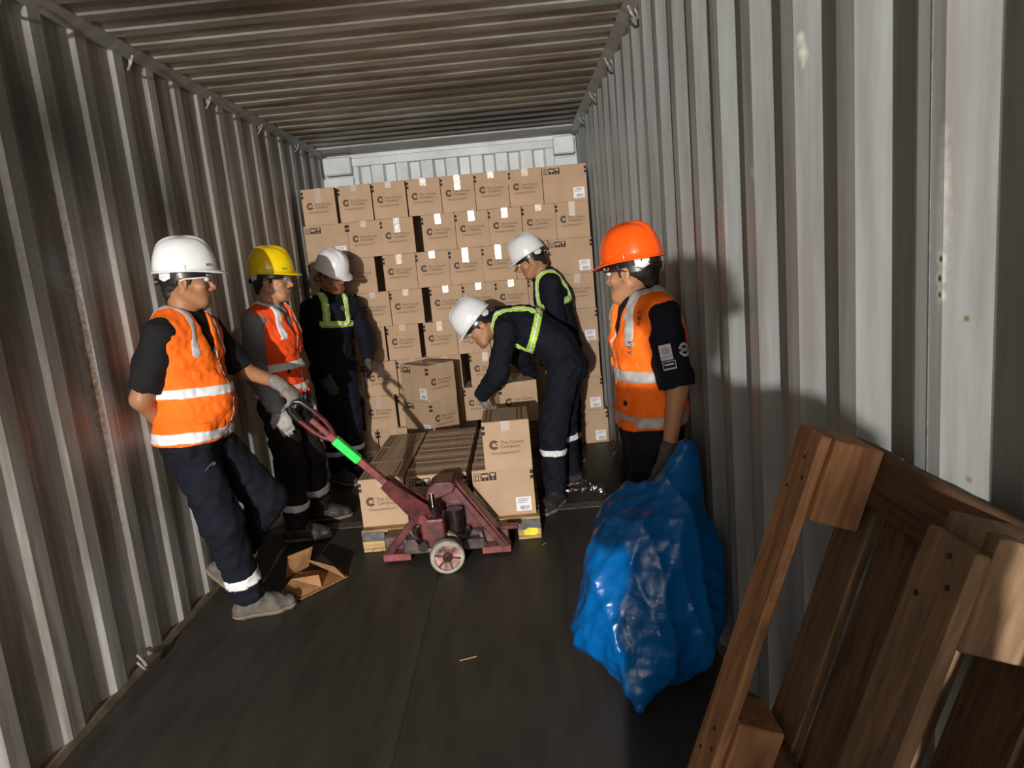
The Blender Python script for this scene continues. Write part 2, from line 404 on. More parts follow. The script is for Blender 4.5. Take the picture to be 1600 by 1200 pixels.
wall_left = side_wall('wall_left', XL, -1, M['wall_l'], 0.027)
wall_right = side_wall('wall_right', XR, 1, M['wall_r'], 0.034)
tag(wall_left, 'grey corrugated steel side wall with rust streaks, on the left')
tag(wall_right, 'pale grey corrugated steel side wall with scrapes, on the right')

def rail(parent, x, sgn):
    MB().prism([(x, ZC - 0.035), (x - sgn * 0.055, ZC - 0.005), (x - sgn * 0.055, ZC + 0.02), (x + sgn * 0.03, ZC + 0.02), (x + sgn * 0.03, ZC - 0.035)], 1, Y0, Y1).build('top_rail', M['rail'], parent)
    MB().prism([(x - sgn * 0.006, 0), (x - sgn * 0.004, 0.012), (x, 0.03), (x + sgn * 0.05, 0.036), (x + sgn * 0.05, 0)], 1, Y0, Y1).build('bottom_rail', M['dust_trim'], parent)
rail(wall_left, XL, -1); rail(wall_right, XR, 1)

# lashing rings under the top rails and at the floor
def ring_mesh():
    b = MB(); pts = []
    for i in range(11):
        t = math.pi * (i / 10.0); pts.append((0.0, 0.034 * math.cos(t), -0.042 * math.sin(t) - 0.006))
    b.tube([(0, 0.034, 0.012)] + pts + [(0, -0.034, 0.012)], 0.0062, 7)
    o = b.build('lashing_ring', M['ring'], None, smooth=True); me = o.data; bpy.data.objects.remove(o); return me
RING = ring_mesh()
for parent, x, sg in ((wall_left, XL + 0.018, 1), (wall_right, XR - 0.018, -1)):
    for k in range(-1, 5):
        r = link('lashing_ring', RING, parent); r.location = (x, 2.595 + 0.8247 * k, ZC - 0.045); r.rotation_euler = (0, math.radians(22 * sg), math.radians(38 * sg))
        if k in (0, 1, 3):
            q = link('lashing_ring', RING, parent); q.location = (x, 2.612 + 0.8247 * k, 0.075); q.rotation_euler = (0, math.radians(-28 * sg), math.radians(30 * sg))
# vertical weld beads where the sheets meet on the right wall, and on the left
for parent, x, sg, ys in ((wall_right, XR, -1, (PH + 0.035, PH + 4 * PITCH + 0.035, PH + 8 * PITCH + 0.035)), (wall_left, XL, 1, ())):
    for y in ys:
        MB().prism([(x, y - 0.002), (x + sg * 0.001, y - 0.001), (x + sg * 0.001, y + 0.001), (x, y + 0.002)], 2, 0.03, ZC - 0.04).build('weld_bead', M['seam'], parent)

def ceiling_mesh():
    prof = corrugated(None, 0.19965, 3.180, Y0, Y1, (0.075, 0.040, 0.044, 0.0407), 0.0145)
    vs = []; n = len(prof)
    xs = (XL + 0.03, -0.9, -0.5, -0.1, XR - 0.03)
    for y, d in prof:
        for x in xs: vs.append((x, y, ZC + d))
    for y, d in prof:
        for x in xs: vs.append((x, y, ZC + d + 0.012))
    m = len(xs); fs = []
    for i in range(n - 1):
        for j in range(m - 1):
            fs.append((i * m + j, (i + 1) * m + j, (i + 1) * m + j + 1, i * m + j + 1)); o = n * m
            fs.append((o + i * m + j, o + i * m + j + 1, o + (i + 1) * m + j + 1, o + (i + 1) * m + j))
    return mesh_from('ceiling', vs, fs, M['ceiling'])
ceiling = tag(link('ceiling', ceiling_mesh()), 'rust-stained corrugated steel roof of the container', kind='structure')
MB().box((XL, 6.36, ZC - 0.012), (XR, Y1, ZC + 0.05)).build('front_header_plate', M['rail'], ceiling, bevel=0.004)

def back_wall():
    prof = corrugated(None, 0.232, -1.49, -1.43, 0.44, (0.105, 0.022, 0.083, 0.022), 0.045)
    vs = []; fs = []; n = len(prof)
    for off in (0.0, 0.012):
        for x, d in prof:
            for z in (0.0, 1.3, 2.56): vs.append((x, Y1 - 0.06 + d + off, z))
    for i in range(n - 1):
        for j in range(2):
            fs.append((i * 3 + j, (i + 1) * 3 + j, (i + 1) * 3 + j + 1, i * 3 + j + 1)); o = n * 3
            fs.append((o + i * 3 + j, o + i * 3 + j + 1, o + (i + 1) * 3 + j + 1, o + (i + 1) * 3 + j))
    return mesh_from('wall_back', vs, fs, M['wall_b'])
wall_back = tag(link('wall_back', back_wall()), 'white corrugated end wall behind the carton wall', kind='structure')
MB().box((-1.44, Y1 - 0.085, 2.53), (0.45, Y1 + 0.02, 2.605)).build('end_header', M['wall_b'], wall_back, bevel=0.006)
MB().box((XL - 0.04, Y1 - 0.012, 2.38), (XR + 0.04, Y1 + 0.03, ZC + 0.05)).build('end_plate', M['wall_b'], wall_back)
for sx in (0, 1):
    xa, xb = ((XL + 0.0, -1.425), (0.435, XR))[sx]
    MB().box((xa, Y1 - 0.11, 0.0), (xb, Y1 + 0.02, 2.44)).build('corner_post', M['wall_b'], wall_back, bevel=0.006)
    MB().box((xa + 0.02 * (1 - sx), Y1 - 0.15, 2.46), (xb - 0.02 * sx, Y1 + 0.02, 2.62)).build('corner_casting', M['wall_b'], wall_back, bevel=0.012)

# floor: plywood sheets with joints, one steel cross strip
floor = tag(MB().box((XL - 0.05, Y0, -0.06), (XR + 0.05, Y1, -0.012)).build('floor', M['floor_gap']), 'dark worn plywood container floor', kind='structure')
xs = (XL + 0.004, -0.536, XR - 0.004)
ysegs = ((Y0, -2.9), (-2.9, -0.6), (-0.6, 1.72), (1.72, 4.12), (4.235, Y1))
for i in range(2):
    for (a, b) in ysegs:
        MB().box((xs[i] + 0.0006, a + 0.0006, -0.03), (xs[i + 1] - 0.0006, b - 0.0006, 0.0 - 0.001 * ((i + int(a * 3)) % 2))).build('plywood_sheet', M['floor'], floor, bevel=0.0015)
MB().box((XL + 0.006, 4.125, -0.03), (XR - 0.006, 4.23, 0.002)).build('steel_strip', M['floor_strip'], floor, bevel=0.003)
# ------------------------------------------------------------------ cartons
CW, CD, CH = 0.3425, 0.2615, 0.279      # long side, short side, height

def carton_body():
    b = MB(); b.box((-CW / 2, -CD / 2, 0), (CW / 2, CD / 2, CH - 0.004))
    for s in (-1, 1):                   # the two top flaps, with the seam between them
        lo, hi = sorted((s * 0.0015, s * (CD / 2 - 0.001)))
        b.box((-CW / 2 + 0.001, lo, CH - 0.0045), (CW / 2 - 0.001, hi, CH))
    o = b.build('carton', M['card'], None, bevel=0.0025, seg=2); me = o.data; bpy.data.objects.remove(o)
    # a filled carton bulges a little
    for v in me.vertices:
        x, y, z = v.co
        k = math.sin(math.pi * min(max(z / CH, 0), 1))
        v.co.x += 0.0022 * k * (1 if x > 0 else -1) * max(0, math.cos(math.pi * y / CD)) if abs(x) > CW * 0.49 else 0
        v.co.y += 0.0022 * k * (1 if y > 0 else -1) * max(0, math.cos(math.pi * x / CW)) if abs(y) > CD * 0.49 else 0
    return me
EPS = 0.0010
def on_small(u, v): return (CW / 2 + EPS, u, v)              # face +x, reads left to right along +y
def on_long(u, v): return (u, -CD / 2 - EPS, v)              # face -y
CARTON = carton_body()
def logo_mesh():
    f = Flat(); f.arc(-0.070, 0.148, 0.0115, 0.0275, 38, 322)
    f.poly([(-0.070 + 0.004, 0.148), (-0.070 + 0.020, 0.148 + 0.0055), (-0.070 + 0.020, 0.148 - 0.0055)])
    return f.mesh('printed_emblem', on_small, M['ink'])
def text_mesh():
    f = Flat(); f.text('The Clorox', 0.0275, -0.036, 0.150); f.text('Company', 0.0275, -0.036, 0.127)
    x = -0.086
    while x < 0.072:
        w = random.uniform(0.006, 0.016); f.rect(x, 0.1005, min(x + w, 0.074), 0.1045); x += w + 0.002
    x = -0.086
    while x < 0.058:
        w = random.uniform(0.006, 0.016); f.rect(x, 0.0935, min(x + w, 0.060), 0.0970); x += w + 0.002
    return f.mesh('printed_lettering', on_small, M['ink_text'])
def symbols_mesh():
    f = Flat(); s = 0.040
    x0, y0 = -0.163, 0.216
    f.frame(x0, y0, x0 + s, y0 + s + 0.006, 0.003)
    for k in (0, 1):
        cx = x0 + 0.0125 + 0.015 * k; f.rect(cx - 0.0022, y0 + 0.008, cx + 0.0022, y0 + 0.030); f.poly([(cx - 0.006, y0 + 0.030), (cx + 0.006, y0 + 0.030), (cx, y0 + 0.040)])
    f.rect(x0 + 0.006, y0 + 0.005, x0 + s - 0.006, y0 + 0.0075)
    x1 = x0 + s + 0.004                 # umbrella, white on black: build the black around it
    f.rect(x1, y0 + 0.036, x1 + s, y0 + s + 0.006); f.rect(x1, y0, x1 + 0.004, y0 + 0.036); f.rect(x1 + s - 0.004, y0, x1 + s, y0 + 0.036)
    f.rect(x1 + 0.004, y0, x1 + 0.0185, y0 + 0.020); f.rect(x1 + 0.0215, y0, x1 + s - 0.004, y0 + 0.020)
    x2 = x1 + s + 0.004                 # glass
    f.rect(x2, y0, x2 + s, y0 + 0.005); f.rect(x2, y0 + 0.041, x2 + s, y0 + 0.046)
    f.poly([(x2, y0 + 0.005), (x2 + 0.010, y0 + 0.005), (x2 + 0.0185, y0 + 0.010), (x2 + 0.0185, y0 + 0.022), (x2 + 0.008, y0 + 0.030), (x2 + 0.007, y0 + 0.041), (x2, y0 + 0.041)])
    f.poly([(x2 + s, y0 + 0.041), (x2 + s - 0.007, y0 + 0.041), (x2 + s - 0.008, y0 + 0.030), (x2 + s - 0.0185, y0 + 0.022), (x2 + s - 0.0185, y0 + 0.010), (x2 + s - 0.010, y0 + 0.005), (x2 + s, y0 + 0.005)])
    return f.mesh('handling_symbols', on_long, M['ink_black'])
def marks_mesh():
    vs = []; fs = []
    for z in (0.208, 0.238):
        for fn, a, b in ((on_long, CW / 2 - 0.017, CW / 2), (on_small, -CD / 2, -CD / 2 + 0.017)):
            n = len(vs); vs += [fn(a, z), fn(b, z), fn(b, z + 0.021), fn(a, z + 0.021)]; fs.append((n, n + 1, n + 2, n + 3))
    return mesh_from('corner_marks', vs, fs, M['ink_black'])
LABEL_BOX = (0.062, 0.022, 0.148, 0.104)
def label_meshes():
    x0, y0, x1, y1 = LABEL_BOX
    b = MB().box((x0, -CD / 2 - 0.0016, y0), (x1, -CD / 2 - 0.0002, y1)); o = b.build('shipping_label', M['label']); me = o.data; bpy.data.objects.remove(o)
    f = Flat(); f.rect(x0 + 0.010, y1 - 0.014, x1 - 0.012, y1 - 0.010); f.rect(x0 + 0.010, y1 - 0.024, x1 - 0.02, y1 - 0.0205); f.rect(x0 + 0.010, y1 - 0.034, x1 - 0.03, y1 - 0.031)
    x = x0 + 0.022
    while x < x1 - 0.014:
        w = random.choice((0.0012, 0.002, 0.003)); f.rect(x, y0 + 0.012, x + w, y0 + 0.030); x += w + random.choice((0.0012, 0.002))
    f.rect(x0 + 0.024, y0 + 0.006, x1 - 0.016, y0 + 0.009)
    return me, f.mesh('label_print', lambda u, v: (u, -CD / 2 - 0.0021, v), M['label_ink'])
def tape_mesh(drop, top):
    b = MB(); w = 0.024; x = CW / 2 + 0.0006
    b.box((x, -w, CH - drop), (x + 0.0008, w, CH + 0.0012))
    b.box((-CW / 2 - 0.0014, -w, CH - drop), (-CW / 2 - 0.0006, w, CH + 0.0012))
    if top: b.box((-CW / 2 - 0.0006, -w, CH + 0.0005), (CW / 2 + 0.0006, w, CH + 0.0012))
    o = b.build('tape_strip', M['tape']); me = o.data; bpy.data.objects.remove(o); return me
def top_print_mesh(rows):
    f = Flat(); rr = random.Random(3)
    for v in rows:
        x = -CW / 2 + 0.02
        while x < CW / 2 - 0.03:
            w = rr.uniform(0.012, 0.04); f.rect(x, v, min(x + w, CW / 2 - 0.02), v + 0.012); x += w + 0.006
    return f.mesh('top_print', lambda u, v: (u, v, CH + 0.0008), M['ink_text'])
LOGO, TEXT, SYMB, MARKS = logo_mesh(), text_mesh(), symbols_mesh(), marks_mesh()
LABEL, LABELP = label_meshes()
TAPES = [tape_mesh(0.055, True), tape_mesh(0.075, True), tape_mesh(0.11, True), tape_mesh(0.048, True)]
TOPP = [top_print_mesh(r) for r in ((-0.112, -0.088), (0.064, 0.088))]

def carton(x, y, z, rz, label, group, faces='SL', rx=0.0, tape=None, top=False):
    o = link('carton', CARTON); o.location = (x, y, z); o.rotation_euler = (rx, 0, rz)
    tag(o, label, 'carton', group)
    if 'S' in faces:
        link('printed_emblem', LOGO, o); link('printed_lettering', TEXT, o)
        link('tape_strip', TAPES[random.randrange(4) if tape is None else tape], o)
    if 'L' in faces:
        link('handling_symbols', SYMB, o)
        l = link('shipping_label', LABEL, o); link('label_print', LABELP, l)
    link('corner_marks', MARKS, o)
    if top:
        for t in TOPP: link('top_print', t, o)
    return o

ORD = ['first', 'second', 'third', 'fourth', 'fifth', 'sixth', 'seventh', 'eighth', 'ninth', 'tenth']
ROWS = [  # (left edge, kind) from the top row down
    [(-1.626, 'S'), (-1.338, 'S'), (-1.067, 'S'), (-0.797, 'S'), (-0.531, 'S'), (-0.265, 'S'), (0.000, 'S'), (0.266, 'L')],
    [(-1.642, 'L'), (-1.299, 'S'), (-1.036, 'S'), (-0.710, 'S'), (-0.446, 'S'), (-0.183, 'S'), (0.081, 'S'), (0.345, 'S')],
    [(-1.650, 'S'), (-1.378, 'S'), (-1.052, 'S'), (-0.787, 'S'), (-0.524, 'S'), (-0.261, 'S'), (0.004, 'S', ), (0.270, 'L')],
    [(-1.575, 'S'), (-1.297, 'S'), (-1.029, 'S'), (-0.708, 'S'), (-0.445, 'S'), (-0.182, 'S'), (0.081, 'S'), (0.347, 'S')],
    [(-1.645, 'S'), (-1.368, 'S'), (-1.090, 'S'), (-0.789, 'S'), (-0.524, 'S'), (-0.258, 'S'), (0.006, 'S'), (0.272, 'L')],
    [(-1.655, 'L'), (-1.305, 'S'), (-1.040, 'S'), (-0.775, 'S'), (-0.446, 'S'), (-0.181, 'S'), (0.084, 'S'), (0.349, 'S')],
    [(-1.640, 'S'), (-1.347, 'S'), (-1.070, 'S'), (-0.790, 'S'), (-0.520, 'S'), (-0.255, 'S'), (0.009, 'S'), (0.275, 'L')],
    [(-1.605, 'L'), (-1.255, 'S'), (-0.985, 'S'), (-0.690, 'S'), (-0.390, 'S'), (-0.070, 'S'), (0.303, 'L')],
]
ROWN = ['top', 'second', 'third', 'fourth', 'fifth', 'sixth', 'seventh', 'bottom']
YW = 5.60
for r, row in enumerate(ROWS):
    z = CH * (7 - r) + 0.0005 * (7 - r)
    for i, (x0, kind) in enumerate(row):
        w = CW if kind == 'L' else CD
        dy = random.uniform(0, 0.014) + (-0.03 if (r >= 5 and i <= 1) else 0) + (-0.02 if (r == 7 and i == 7) else 0)
        depth = CD if kind == 'L' else CW
        where = 'last on the right' if i == len(row) - 1 else ORD[i] + ' from the left'
        carton(x0 + w / 2, YW + dy + depth / 2, z, (0 if kind == 'L' else -math.pi / 2) + random.uniform(-0.006, 0.006),
               f'brown carton {where} in the {ROWN[r]} row of the carton wall', 'cartons stacked in the wall', kind)

# two cartons turned cornerwise, on a third one, in front of the wall
ca, sa = math.cos(math.radians(-47)), math.sin(math.radians(-47))
nx, ny = -0.740, 5.085
cxs = nx + (-CW / 2) * ca - (CD / 2) * sa; cys = ny + (-CW / 2) * sa + (CD / 2) * ca
for k, lab in enumerate(('lowest', 'middle', 'top')):
    carton(cxs + 0.004 * k, cys, (CH + 0.0005) * k, math.radians(-47 + (1.5 if k == 1 else 0)), f'{lab} brown carton of the stack turned cornerwise before the carton wall', 'cartons stacked cornerwise', 'SL', tape=3, top=(k == 2))

# ------------------------------------------------------------------ loaded pallet
def plank(name, size, mtx, mat, parent, bevel=0.003, jitter=0.0, taper=0.0):
    l, w, t = size
    b = MB()
    n = 5
    vs = []; fs = []
    for i in range(n + 1):
        x = -l / 2 + l * i / n; j1 = random.uniform(-jitter, jitter); j2 = random.uniform(-jitter, jitter)
        for (yy, zz) in ((-w / 2 + j1, -t / 2), (w / 2 + j2, -t / 2), (w / 2 + j2, t / 2), (-w / 2 + j1, t / 2)): vs.append((x, yy, zz))
    for i in range(n):
        for k in range(4): fs.append((i * 4 + k, i * 4 + (k + 1) % 4, (i + 1) * 4 + (k + 1) % 4, (i + 1) * 4 + k))
    fs += [(3, 2, 1, 0), (n * 4, n * 4 + 1, n * 4 + 2, n * 4 + 3)]
    b.add(vs, fs)
    o = b.build(name, mat, parent, bevel=bevel)
    o.matrix_local = mtx
    return o
def axes_mtx(c, ex, ey, ez, origin=(0, 0, 0)):
    c = Vector(c) - Vector(origin); m = Matrix.Identity(4)
    for i, e in enumerate((ex, ey, ez)):
        e = Vector(e)
        for r in range(3): m[r][i] = e[r]
    for r in range(3): m[r][3] = c[r]
    return m
PO = (-0.495, 4.28, 0.0)
lp = empty('wooden_pallet', PO); tag(lp, 'low pale wooden pallet on the forks under the loose cartons', 'pallet')
X, Yv, Zv = (1, 0, 0), (0, 1, 0), (0, 0, 1)
for k in range(7):
    plank('deck_board', (1.01, 0.115, 0.018), axes_mtx((-0.495, 3.765 + k * 0.172, 0.121), X, Yv, Zv, PO), M['wood_y'], lp, jitter=0.002)
for xc in (-0.935, -0.495, -0.055):
    plank('stringer_board', (1.15, 0.13, 0.016), axes_mtx((xc, 4.28, 0.103), Yv, (-1, 0, 0), Zv, PO), M['wood_g_shade'], lp, jitter=0.002)
    plank('bottom_board', (1.15, 0.13, 0.018), axes_mtx((xc, 4.28, 0.010), Yv, (-1, 0, 0), Zv, PO), M['wood_y'], lp, jitter=0.002)
    for yc in (3.78, 4.28, 4.78):
        plank('block', (0.13, 0.145, 0.075), axes_mtx((xc, yc, 0.057), X, Yv, Zv, PO), M['wood_y'], lp)
sm = MB().box((-0.118, 3.7005, 0.062), (0.008, 3.7065, 0.118)).build('grey_smear', M['greyband'], lp, bevel=0.002, origin=PO); sm.location = (0, 0, 0)
sm = MB().prism([(-0.085, 0.028), (-0.020, 0.024), (-0.004, 0.038), (-0.012, 0.066), (-0.060, 0.070), (-0.088, 0.056)], 1, 3.6995, 3.7055).build('yellow_sticker', M['yellow'], lp, origin=PO); sm.location = (0, 0, 0)
sm = MB().box((-0.998, 3.7005, 0.066), (-0.872, 3.7065, 0.12)).build('grey_smear', M['greyband'], lp, bevel=0.002, origin=PO); sm.location = (0, 0, 0)

PZ = 0.1305
for k in range(3):
    carton(-0.868, 3.762 + 0.1715 + 0.3455 * k, PZ, -math.pi / 2 + random.uniform(-.004, .004), f'brown carton in the left column on the pallet, {("nearest the jack", "in the middle", "at the far end")[k]}', 'cartons loaded on the pallet', 'SL', tape=3, top=True)
for c, xc in enumerate((-0.553, -0.180)):
    for k in range(4):
        carton(xc, 3.755 + CD / 2 + 0.268 * k, PZ, random.uniform(-.008, .008), f'brown carton, long side out, {("front", "second", "third", "rearmost")[k]} in the {("middle", "right")[c]} column on the pallet', 'cartons loaded on the pallet', 'SL', tape=3, top=True)
carton(-0.139, 3.715 + CW / 2, PZ + CH + 0.001, -math.pi / 2 + 0.01, 'upright brown carton standing alone on the front right of the pallet load', 'cartons loaded on the pallet', 'SL', tape=0, top=True)
# the carton being set down by the bending man
carton(-0.106, 4.735, PZ + CH + 0.062, -math.pi / 2 + math.radians(16), 'brown carton held by the bending man over the rear of the pallet', None, 'SL', tape=3)

# ------------------------------------------------------------------ pallet jack
JO = Vector((-0.49, 3.55, 0.0))
jack = empty('pallet_jack', JO); tag(jack, 'red hand pallet jack with green tape on its tilted handle', 'pallet jack')
def jp(b, name, mat, parent=None, **k):
    o = b.build(name, mat, parent or jack, origin=JO, **k)
    return o
for xc in (-0.770, -0.250):
    jp(MB().prism([(xc - 0.08, 0.052), (xc - 0.08, 0.088), (xc - 0.072, 0.096), (xc + 0.072, 0.096), (xc + 0.08, 0.088), (xc + 0.08, 0.052)], 1, 3.64, 4.74), 'fork', M['jack'], bevel=0.003)
    jp(MB().lathe([(0, -0.04), (0.036, -0.04), (0.036, 0.04), (0, 0.04)], (xc, 4.62, 0.038), (1, 0, 0), 18), 'load_roller', M['wheel_rim'], smooth=True)
jp(MB().box((-0.85, 3.59, 0.050), (-0.17, 3.70, 0.128)), 'cross_beam', M['jack_d'], bevel=0.006)
jp(MB().box((-0.74, 3.535, 0.040), (-0.30, 3.60, 0.100)), 'front_beam', M['jack_d'], bevel=0.005)
# feet and uprights of the A shaped lifting frame
for xa, xb in ((-0.852, -0.702), (-0.315, -0.160)):
    jp(MB().box((xa, 3.525, 0.012), (xb, 3.60, 0.052)), 'frame_foot', M['jack_b'], bevel=0.004)
for xg in (-0.715, -0.300):
    jp(MB().beam((xg, 3.56, 0.05), (xg - 0.02, 3.57, 0.13), 0.022, 0.03, (0, 1, 0)), 'gusset', M['jack'], bevel=0.003)
jp(MB().beam((-0.600, 3.545, 0.300), (-0.828, 3.55, 0.045), 0.040, 0.030, (0, 1, 0)), 'frame_arm', M['jack'], bevel=0.004)
a = MB(); a.beam((-0.425, 3.585, 0.435), (-0.172, 3.575, 0.050), 0.016, 0.105, (0, 1, 0))
a.beam((-0.452, 3.535, 0.420), (-0.196, 3.53, 0.045), 0.034, 0.014, (0, 1, 0))
jp(a, 'frame_arm', M['jack'], bevel=0.004)
jp(MB().prism([(-0.52, 0.34), (-0.435, 0.42), (-0.235, 0.125), (-0.50, 0.125)], 1, 3.628, 3.642), 'web_plate', M['jack'], bevel=0.002)
jp(MB().prism([(-0.585, 0.355), (-0.560, 0.425), (-0.525, 0.447), (-0.435, 0.449), (-0.415, 0.425), (-0.435, 0.385), (-0.500, 0.365)], 1, 3.47, 3.64), 'lift_yoke', M['jack'], bevel=0.008, seg=2)
jp(MB().box((-0.205, 3.56, 0.125), (-0.11, 3.60, 0.150)), 'side_lug', M['jack'], bevel=0.004)
# pump
jp(MB().box((-0.612, 3.40, 0.118), (-0.485, 3.54, 0.278)), 'pump_body', M['jack'], bevel=0.012, seg=2)
jp(MB().lathe([(0, 0.27), (0.040, 0.27), (0.040, 0.315), (0.030, 0.325), (0, 0.325)], (-0.545, 3.475, 0), (0, 0, 1), 20), 'ram_collar', M['greasy'], smooth=True)
jp(MB().lathe([(0, 0.32), (0.0165, 0.32), (0.0165, 0.395), (0, 0.395)], (-0.545, 3.475, 0), (0, 0, 1), 20), 'ram', M['chrome'], smooth=True)
jp(MB().lathe([(0, 0.12), (0.075, 0.12), (0.075, 0.15), (0.045, 0.155), (0.045, 0.27), (0, 0.27)], (-0.445, 3.56, 0), (0, 0, 1), 22), 'reservoir', M['greasy'], smooth=True)
b = MB(); b.lathe([(0, -0.03), (0.034, -0.03), (0.040, -0.02), (0.040, 0.03), (0, 0.03)], (-0.652, 3.425, 0.165), (0, 1, 0), 18)
b.lathe([(0, -0.03), (0.026, -0.03), (0.026, 0.03), (0, 0.03)], (-0.600, 3.385, 0.150), (0, 1, 0), 16); b.lathe([(0, -0.02), (0.012, -0.02), (0.012, 0.05), (0, 0.05)], (-0.628, 3.38, 0.215), (0, -1, 0), 10)
jp(b, 'valve_linkage', M['greasy'], smooth=True)
jp(MB().lathe([(0, 0.0), (0.034, 0.0), (0.034, 0.05), (0, 0.05)], (-0.655, 3.392, 0.172), (0, -1, 0), 6), 'pump_roller', M['jack_d'])
jp(MB().tube([(-0.66, 3.38, 0.235), (-0.645, 3.375, 0.20), (-0.640, 3.375, 0.15), (-0.60, 3.37, 0.12)], 0.008, 8), 'release_chain', M['steel'], smooth=True)
# tilted handle
HB, HT = Vector((-0.600, 3.450, 0.300)), Vector((-1.143, 3.300, 0.966))
hd = (HT - HB).normalized(); hv = Vector((-hd.z, 0, hd.x)).normalized() * -1; hn = hd.cross(hv).normalized()
hp = lambda t, a=0.0, c=0.0: HB + (HT - HB) * t + hv * a + hn * c
handle = jp(MB().beam(hp(0.16), hp(0.735), 0.034, 0.036, hv), 'handle', M['jack_b'], bevel=0.004)
b = MB()
for c in (-0.034, 0.034):
    for (t0, a0, t1, a1) in ((0, 0, 1, 1),):
        pts = [hp(-0.02, -0.055, c), hp(0.30, -0.030, c), hp(0.30, 0.030, c), hp(0.02, 0.062, c), hp(-0.05, 0.040, c)]
        pts2 = [p + hn * 0.012 for p in pts]; n = 5
        b.add(pts + pts2, [tuple(range(n))[::-1], tuple(range(n, 2 * n))] + [(i, (i + 1) % n, n + (i + 1) % n, n + i) for i in range(n)])
b.beam(hp(0.04, 0.035), hp(0.29, 0.030), 0.07, 0.008, hv)
jp(b, 'handle_bracket', M['jack'], handle, bevel=0.003)
jp(MB().lathe([(0, -0.062), (0.022, -0.062), (0.024, -0.056), (0.024, 0.05), (0, 0.05)], hp(-0.01, -0.005), hn, 18), 'pivot_bolt', M['jack_b'], smooth=True)
b = MB(); b.beam(hp(0.50), hp(0.685), 0.041, 0.043, hv)
jp(b, 'green_tape', M['green'], handle, bevel=0.003)
loop = [hp(0.70, -0.012), hp(0.74, -0.030), hp(0.80, -0.040), hp(0.90, -0.042), hp(0.97, -0.036), hp(1.0, -0.015), hp(1.0, 0.015), hp(0.97, 0.036), hp(0.90, 0.042), hp(0.80, 0.040), hp(0.74, 0.030), hp(0.70, 0.012)]
jp(MB().tube(loop[:4], 0.012, 10), 'loop_bar', M['jack'], handle, smooth=True)
jp(MB().tube(loop[8:], 0.012, 10), 'loop_bar', M['jack'], handle, smooth=True)
jp(MB().tube(loop[3:9], 0.016, 12), 'grip', M['black'], handle, smooth=True)
jp(MB().beam(hp(0.71), hp(0.86), 0.020, 0.026, hv), 'release_lever', M['jack_b'], handle, bevel=0.004)
# steering wheels, turned across
ax = Vector((0.16, -1.0, 0)).normalized()
for cy in (3.365, 3.478):
    c = Vector((-0.492, cy, 0.0885)) + Vector((0.16, 0, 0)) * (3.42 - cy)
    w = jp(MB().lathe([(0.068, -0.026), (0.082, -0.026), (0.0885, -0.019), (0.0885, 0.019), (0.082, 0.026), (0.068, 0.026), (0.068, -0.026)], c, ax, 36), 'steering_wheel', M['wheel_rim'], smooth=True)
    jp(MB().lathe([(0, -0.014), (0.069, -0.014), (0.069, 0.010), (0, 0.010)], c, ax, 36), 'wheel_disc', M['wheel_disc'], w)
    hub = MB(); hub.lathe([(0, -0.02), (0.026, -0.02), (0.026, 0.022), (0.016, 0.030), (0, 0.030)], c, ax, 20)
    jp(hub, 'hub', M['jack'], w, smooth=True)
    e1 = ax.cross(Vector((0, 0, 1))).normalized(); e2 = Vector((0, 0, 1))
    for k in range(6):
        t = math.radians(60 * k + 14); e = e1 * math.cos(t) + e2 * math.sin(t)
        jp(MB().beam(c + e * 0.024 + ax * 0.012, c + e * 0.069 + ax * 0.012, 0.010, 0.010, ax), 'spoke', M['jack_d'], w, bevel=0.002)
jp(MB().tube([Vector((-0.492 + 0.016, 3.33, 0.0885)), Vector((-0.50, 3.52, 0.0885))], 0.014, 12), 'axle', M['greasy'], smooth=True)
jp(MB().box((-0.555, 3.40, 0.085), (-0.435, 3.445, 0.125)), 'axle_yoke', M['jack_d'], bevel=0.006)

# ------------------------------------------------------------------ pallet leaning on the right wall
T0, B0 = Vector((0.503, 0, 1.200)), Vector((0.088, 0, 0.0))
LEN = (T0 - B0).length
e1 = (T0 - B0).normalized(); en = Vector((e1.z, 0, -e1.x)); e2 = Vector((0, -1, 0))
YF = 1.272; WID = 0.95
LO = Vector((0.3, 0.8, 0.0))
pal = empty('wooden_pallet', LO); tag(pal, 'worn orange-brown wooden pallet leaning on edge against the right wall', 'pallet')
PB = B0 + Vector((0, YF, 0))
def lpl(name, l0, l1, w0, w1, t0, t1, mat, along='l', **k):
    c = PB + e1 * (l0 + l1) / 2 + e2 * (w0 + w1) / 2 + en * (t0 + t1) / 2
    if along == 'l': m = axes_mtx(c, e1, e2, e1.cross(e2), LO); size = (l1 - l0, w1 - w0, t1 - t0)
    else: m = axes_mtx(c, e2, -e1, e2.cross(-e1), LO); size = (w1 - w0, l1 - l0, t1 - t0)
    return plank(name, size, m, mat, pal, **k)
runners = ((0.0, 0.098), (0.425, 0.525), (WID - 0.098, WID))
